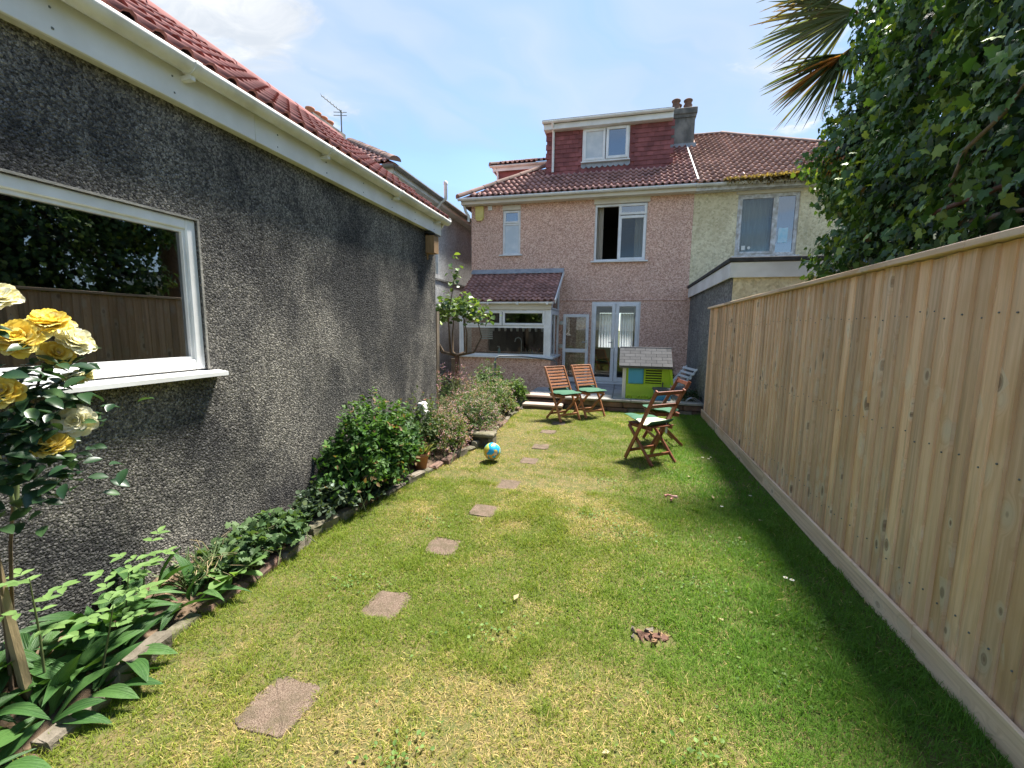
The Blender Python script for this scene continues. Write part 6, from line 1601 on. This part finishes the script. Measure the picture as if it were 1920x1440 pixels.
FLW = [((-1.70, 0.955, 1.590), 'g', 0.060, (0.35, -0.2, 0.9)), ((-1.70, 0.885, 1.545), 'g', 0.066, (0.5, -0.6, 0.65)), ((-1.70, 0.845, 1.66), 'c', 0.056, (0.5, -0.3, 0.8)), ((-1.71, 1.015, 1.535), 'c', 0.058, (0.7, 0.1, 0.55)),
       ((-1.70, 1.01, 1.44), 'c', 0.046, (0.3, -0.1, -0.8)), ((-1.70, 0.99, 1.285), 'c', 0.055, (0.7, -0.65, 0.3)), ((-1.70, 0.925, 1.215), 'g', 0.052, (0.3, -0.35, 0.9)), ((-1.71, 0.835, 1.40), 'g', 0.048, (0.6, -0.5, 0.4)), ((-1.72, 0.975, 1.50), 'g', 0.045, (0.6, -0.2, 0.3))]
for (c, kind, r_, ax) in FLW:
    r_ *= 0.88
    ax = Vector(ax).normalized(); c = Vector(c)
    s1 = ax.cross(Vector((0.3, 0.9, 0.1))).normalized(); s2 = ax.cross(s1)
    fo = place('flower', ccm[kind], frameM(c, s1, s2, ax), rb)
    fo['label'] = 'deep yellow rose bloom' if kind == 'g' else 'pale cream rose bloom'
    for (cnt, tilt, sc, off) in ((11, 0.02, 1.0, 0.0), (10, 0.32, 0.92, 0.004), (9, 0.62, 0.78, 0.008), (7, 0.95, 0.60, 0.010), (5, 1.25, 0.45, 0.012)):
        for j in range(cnt):
            a = (j + random.uniform(-0.2, 0.2)) * 2 * math.pi / cnt + tilt * 3; tl_ = tilt + random.uniform(-0.22, 0.22)
            rad_ = Vector((math.cos(a), math.sin(a), 0))
            d = rad_ * math.cos(tl_) + Vector((0, 0, 1)) * math.sin(tl_); n_ = Vector((0, 0, 1)) * math.cos(tl_) - rad_ * math.sin(tl_)
            s_ = r_ * sc * random.uniform(0.9, 1.1); x = d.cross(n_)
            o = bpy.data.objects.new('petal', PG if kind == 'g' else PC); COL.objects.link(o); o.parent = fo
            o.matrix_basis = frameM(rad_ * 0.006 + Vector((0, 0, off)), x * s_, d * s_, n_ * s_)

# ------------------------------------------------------------------ small bare-stemmed tree at the house end
tr_ = thing('small_tree', 'small tree with bare forked branches and a flat leafy top beside the lean-to', 'tree', (-2.90, 7.40, 0.05))
m = MB(); m.tube([(-2.90, 7.40, 0.0), (-2.905, 7.40, 0.5), (-2.89, 7.39, 0.9), (-2.90, 7.40, 1.10)], [0.035, 0.030, 0.030, 0.045], 9); m.build('trunk', 'bark_red', tr_)
tips = []
for (dx, dy, zt, bow) in ((-0.40, 0.10, 1.75, 0.14), (-0.25, -0.15, 1.85, 0.12), (-0.08, 0.1, 1.90, 0.10), (0.15, -0.1, 1.90, 0.13), (0.36, 0.05, 1.78, 0.15), (0.05, 0.2, 1.95, 0.1), (-0.02, -0.05, 2.45, 0.0)):
    b0 = Vector((-2.90, 7.40, 1.09)); tp_ = Vector((-2.90 + dx, 7.40 + dy, zt))
    h_ = Vector((dx, dy, 0)); h_ = h_.normalized() if h_.length > 0.02 else Vector((0, 0, 0))
    c1 = b0 + h_ * (0.16 + bow) + Vector((0, 0, 0.06)); c2 = b0 + h_ * (abs(dx) * 0.7 + 0.20) + Vector((0, 0, (zt - 1.1) * 0.5))
    pts = [b0.lerp(c1, 0.5), c1, c2, tp_]
    m = MB(); m.tube([b0] + pts, [0.024, 0.020, 0.017, 0.013, 0.006], 7); m.build('limb', 'bark', tr_); tips.append(tp_)
parts = []
for tp_, (rx, rz_, n) in zip(tips, ((0.20, 0.14, 70), (0.20, 0.16, 80), (0.22, 0.18, 80), (0.22, 0.17, 90), (0.22, 0.15, 90), (0.2, 0.16, 60), (0.08, 0.22, 26))):
    P = np.array(tp_)[None] + rng.standard_normal((n, 3)) * np.array([rx, rx, rz_]) * 0.62 + np.array([0, 0, 0.06])
    a = rng.random(n) * 6.28
    parts.append(leaves(P, np.stack([np.cos(a), np.sin(a), rng.standard_normal(n) * 0.5 - 0.1], 1), np.tile([0.1, -0.1, 1.0], (n, 1)) + 0.5 * rng.standard_normal((n, 3)), 0.07 + 0.05 * rng.random(n), L_ROUND, tintc(n, (0.055, 0.11, 0.035), (0.15, 0.22, 0.06), 0.25, (0.26, 0.36, 0.08), 0.15)))
leaf_obj('crown', merge(parts), 'leaf_gloss', tr_)

# ------------------------------------------------------------------ ivy-covered tree beyond the fence
it = thing('ivy_tree', 'tree thickly covered in dark green ivy rising behind the fence', 'tree', (2.75, 4.2, 0))
ELL = np.array([(2.74, 5.15, 2.25, 0.78, 0.95, 0.95), (2.74, 5.45, 3.45, 0.78, 0.90, 0.75), (2.92, 5.35, 4.55, 0.72, 0.85, 0.85), (2.60, 4.05, 2.55, 0.82, 1.05, 1.05), (2.75, 4.05, 3.85, 0.88, 1.10, 1.0), (2.95, 4.3, 4.75, 0.80, 1.0, 0.75),
                (2.50, 2.85, 2.45, 0.78, 1.0, 1.0), (2.62, 2.85, 3.45, 0.85, 1.05, 0.8), (2.42, 1.5, 2.3, 0.70, 1.0, 0.9), (2.6, 1.4, 3.0, 0.8, 1.0, 0.7)])
def ivy_points(n, lo, hi):
    k = rng.integers(0, len(ELL), n); E_ = ELL[k]
    d = unit(rng.standard_normal((n, 3)))
    lum = 1 + 0.10 * np.sin(d[:, 0] * 9 + k) * np.sin(d[:, 1] * 8 + 2 * k) + 0.09 * np.sin(d[:, 2] * 11 + k * 1.7)
    s = (lo + (hi - lo) * rng.random(n)) * lum
    P = E_[:, :3] + d * E_[:, 3:] * s[:, None]
    ins = np.zeros(n, bool)
    for j in range(len(ELL)):
        q = (((P - ELL[j, :3]) / ELL[j, 3:]) ** 2).sum(1)
        ins |= (q < 0.80) & (j != k)
    N_ = unit(d / E_[:, 3:])
    cam_d_ = unit(np.array([0, 0, 1.6]) - P)
    keep = ~ins & ((N_ * cam_d_).sum(1) > -0.45) & (P[:, 2] > 1.55) & (P[:, 0] > 1.60)
    return P[keep], N_[keep]
def ivy_set(n, lo, hi, ca, cb, ex, pe, smin, smax):
    P, N_ = ivy_points(n, lo, hi); k = len(P)
    D = np.array([0, 0, -1.0]) * 0.9 + N_ * 0.35 + rng.standard_normal((k, 3)) * 0.55
    c = tintc(k, ca, cb, 0.3, ex, pe)
    return P, D, N_ + np.array([0, 0, 0.45]) + rng.standard_normal((k, 3)) * 0.45, smin + (smax - smin) * rng.random(k), c
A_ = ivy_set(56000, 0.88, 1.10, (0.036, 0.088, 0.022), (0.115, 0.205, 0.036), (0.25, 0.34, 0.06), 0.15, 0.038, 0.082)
B_ = ivy_set(34000, 0.45, 0.90, (0.018, 0.045, 0.015), (0.048, 0.092, 0.026), (0.16, 0.09, 0.04), 0.03, 0.06, 0.11)  # inner leaves tinted darker: shade inside the crown is put into their colour
# the biggest ones in view are single pieces
dist = np.linalg.norm(A_[0] - np.array([0, 0, 1.6]), axis=1) / A_[3] + 1e3 * (A_[0][:, 1] < 1.9)
near = np.argsort(dist)[:280]; rest = np.ones(len(dist), bool); rest[near] = False
ivm = tmpl_mesh(L_IVY, 'leaf', 'leaf_ivy')
for i in near:
    place('leaf', ivm, leafM(A_[0][i], A_[1][i], A_[2][i], float(A_[3][i])), it)
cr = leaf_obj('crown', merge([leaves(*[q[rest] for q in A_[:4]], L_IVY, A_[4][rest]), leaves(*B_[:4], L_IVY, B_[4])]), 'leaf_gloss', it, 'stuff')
m = MB(); m.tube([(2.8, 4.3, -0.1), (2.78, 4.3, 1.5), (2.85, 4.2, 2.8), (2.95, 4.35, 4.2)], [0.22, 0.18, 0.14, 0.07], 9); m.build('trunk', 'bark', it)
for k in range(26):
    e_ = ELL[k % len(ELL)]; a = Vector((2.8, 4.3, random.uniform(1.4, 3.6))); b = Vector((e_[0] + random.uniform(-0.35, 0.2) * e_[3], e_[1] + random.uniform(-0.4, 0.4) * e_[4], e_[2] + random.uniform(-0.4, 0.4) * e_[5]))
    m = MB(); m.tube([a, a.lerp(b, 0.5) + Vector((0, random.uniform(-0.15, 0.15), 0.12)), b], [0.045, 0.028, 0.010], 6, cap=False); m.build('limb', 'bark', it)
# old hanging stems and dead brown palm stalks caught in the ivy
for k, (a, b) in enumerate((((1.95, 3.78, 2.30), (1.72, 2.55, 2.30)), ((1.98, 3.4, 2.20), (1.70, 2.45, 2.14)), ((1.82, 3.22, 2.45), (1.70, 2.60, 2.72)))):
    a = Vector(a); b = Vector(b); m = MB(); m.tube([a, a.lerp(b, 0.35) + Vector((-0.03, 0.0, 0.04)), a.lerp(b, 0.7) + Vector((0.02, 0, 0.03)), b], [0.008, 0.013, 0.016, 0.008] if k < 2 else [0.010, 0.012, 0.010, 0.006], 7); m.build('dead_stem', ('bark_red', 'wood_grey', 'wood_grey', 'bark', 'fibre_brown')[k], it)

# ------------------------------------------------------------------ palm
pa = thing('fan_palm', 'fan palm with ragged brown-tipped fronds hanging out of the ivy', 'palm tree', (2.85, 6.45, 0))
m = MB(); m.tube([(2.85, 6.45, -0.1), (2.82, 6.42, 2.5), (2.80, 6.40, 4.9)], [0.16, 0.15, 0.17], 10); m.build('trunk', 'fibre_brown', pa)
def frond(hub, axis, nrm, spread, L, n_, ca, cb, seed, droop=0.25, dead=0.3):
    g_ = np.random.default_rng(seed)
    axis = unit(np.array(axis, float)); nrm = np.array(nrm, float); nrm = unit(nrm - axis * (nrm @ axis)); sd = np.cross(axis, nrm)
    th = np.linspace(-spread, spread, n_) + g_.normal(0, 0.02, n_)
    D = axis[None] * np.cos(th)[:, None] + sd[None] * np.sin(th)[:, None] + nrm[None] * g_.normal(0, 0.10, n_)[:, None] + np.array([[0, 0, -0.08]])
    S = L * (1 - 0.22 * (np.abs(th) / spread) ** 2) * g_.uniform(0.86, 1.08, n_)
    tm_ = strip([(0.0, 0.005), (0.25, 0.012), (0.5, 0.013), (0.8, 0.008), (1.0, 0.001)], droop, 0.7)
    f = g_.random((n_, 1)); c = np.array(ca) * (1 - f) + np.array(cb) * f
    V, F, C = leaves(np.tile(hub, (n_, 1)).astype(float), D, np.tile(nrm, (n_, 1)) + g_.normal(0, 0.25, (n_, 3)), S, tm_, c)
    C = C.reshape(n_, -1, 3)
    brown = np.array([0.26, 0.13, 0.06])
    tipf = np.clip((tm_[0][:, 1] - 0.55) / 0.4, 0, 1)[None, :, None] * (g_.random((n_, 1, 1)) < dead) * 0.9
    C = C * (1 - tipf) + brown * tipf
    o = leaf_obj('frond', (V, F, C.reshape(-1, 3)), 'leaf', pa)
    m = MB(); h = Vector(hub); m.tube([h + Vector(axis) * 0.05, h, h.lerp(Vector((2.80, 6.40, 4.7)), 0.5) + Vector((0, 0, 0.08)), (2.80, 6.40, 4.7)], [0.008, 0.014, 0.015, 0.02], 6); m.build('petiole', 'bark_red', pa)
    return o
GR, GRD, BR = (0.16, 0.20, 0.075), (0.085, 0.115, 0.048), (0.46, 0.20, 0.06)
frond((2.40, 6.2, 5.20), (-1.0, -0.1, -0.22), (-0.2, -1, 0.15), 0.80, 1.05, 40, (0.17, 0.21, 0.12), (0.24, 0.23, 0.14), 1, 0.10, 0.4)
frond((2.30, 6.15, 4.74), (-0.80, -0.05, -0.66), (-0.1, -1, 0.2), 0.80, 0.88, 46, GRD, (0.15, 0.17, 0.09), 2, 0.08, 0.35)
frond((2.31, 6.12, 4.72), (-0.90, 0.0, -0.45), (-0.1, -1, 0.2), 0.22, 0.80, 12, BR, (0.58, 0.24, 0.07), 3, 0.08, 0.6)
frond((2.36, 6.1, 4.78), (-0.25, -0.1, -1.0), (-0.2, -1, 0.0), 0.7, 0.52, 34, GRD, (0.20, 0.15, 0.10), 4, 0.2, 0.7)
frond((2.24, 5.75, 3.60), (-0.45, -0.2, -1.0), (-0.2, -1, 0.0), 0.45, 0.34, 14, (0.70, 0.27, 0.02), (0.76, 0.38, 0.05), 5, 0.2, 0.2)
frond((2.45, 6.25, 5.50), (-0.8, -0.1, 0.25), (-0.2, -1, 0.2), 0.9, 0.98, 40, (0.16, 0.20, 0.11), (0.24, 0.22, 0.13), 6, 0.2, 0.4)
frond((2.6, 6.2, 5.3), (-0.3, -0.4, 0.7), (-0.2, -1, 0.2), 0.9, 0.9, 32, GR, GRD, 7, 0.2, 0.3)
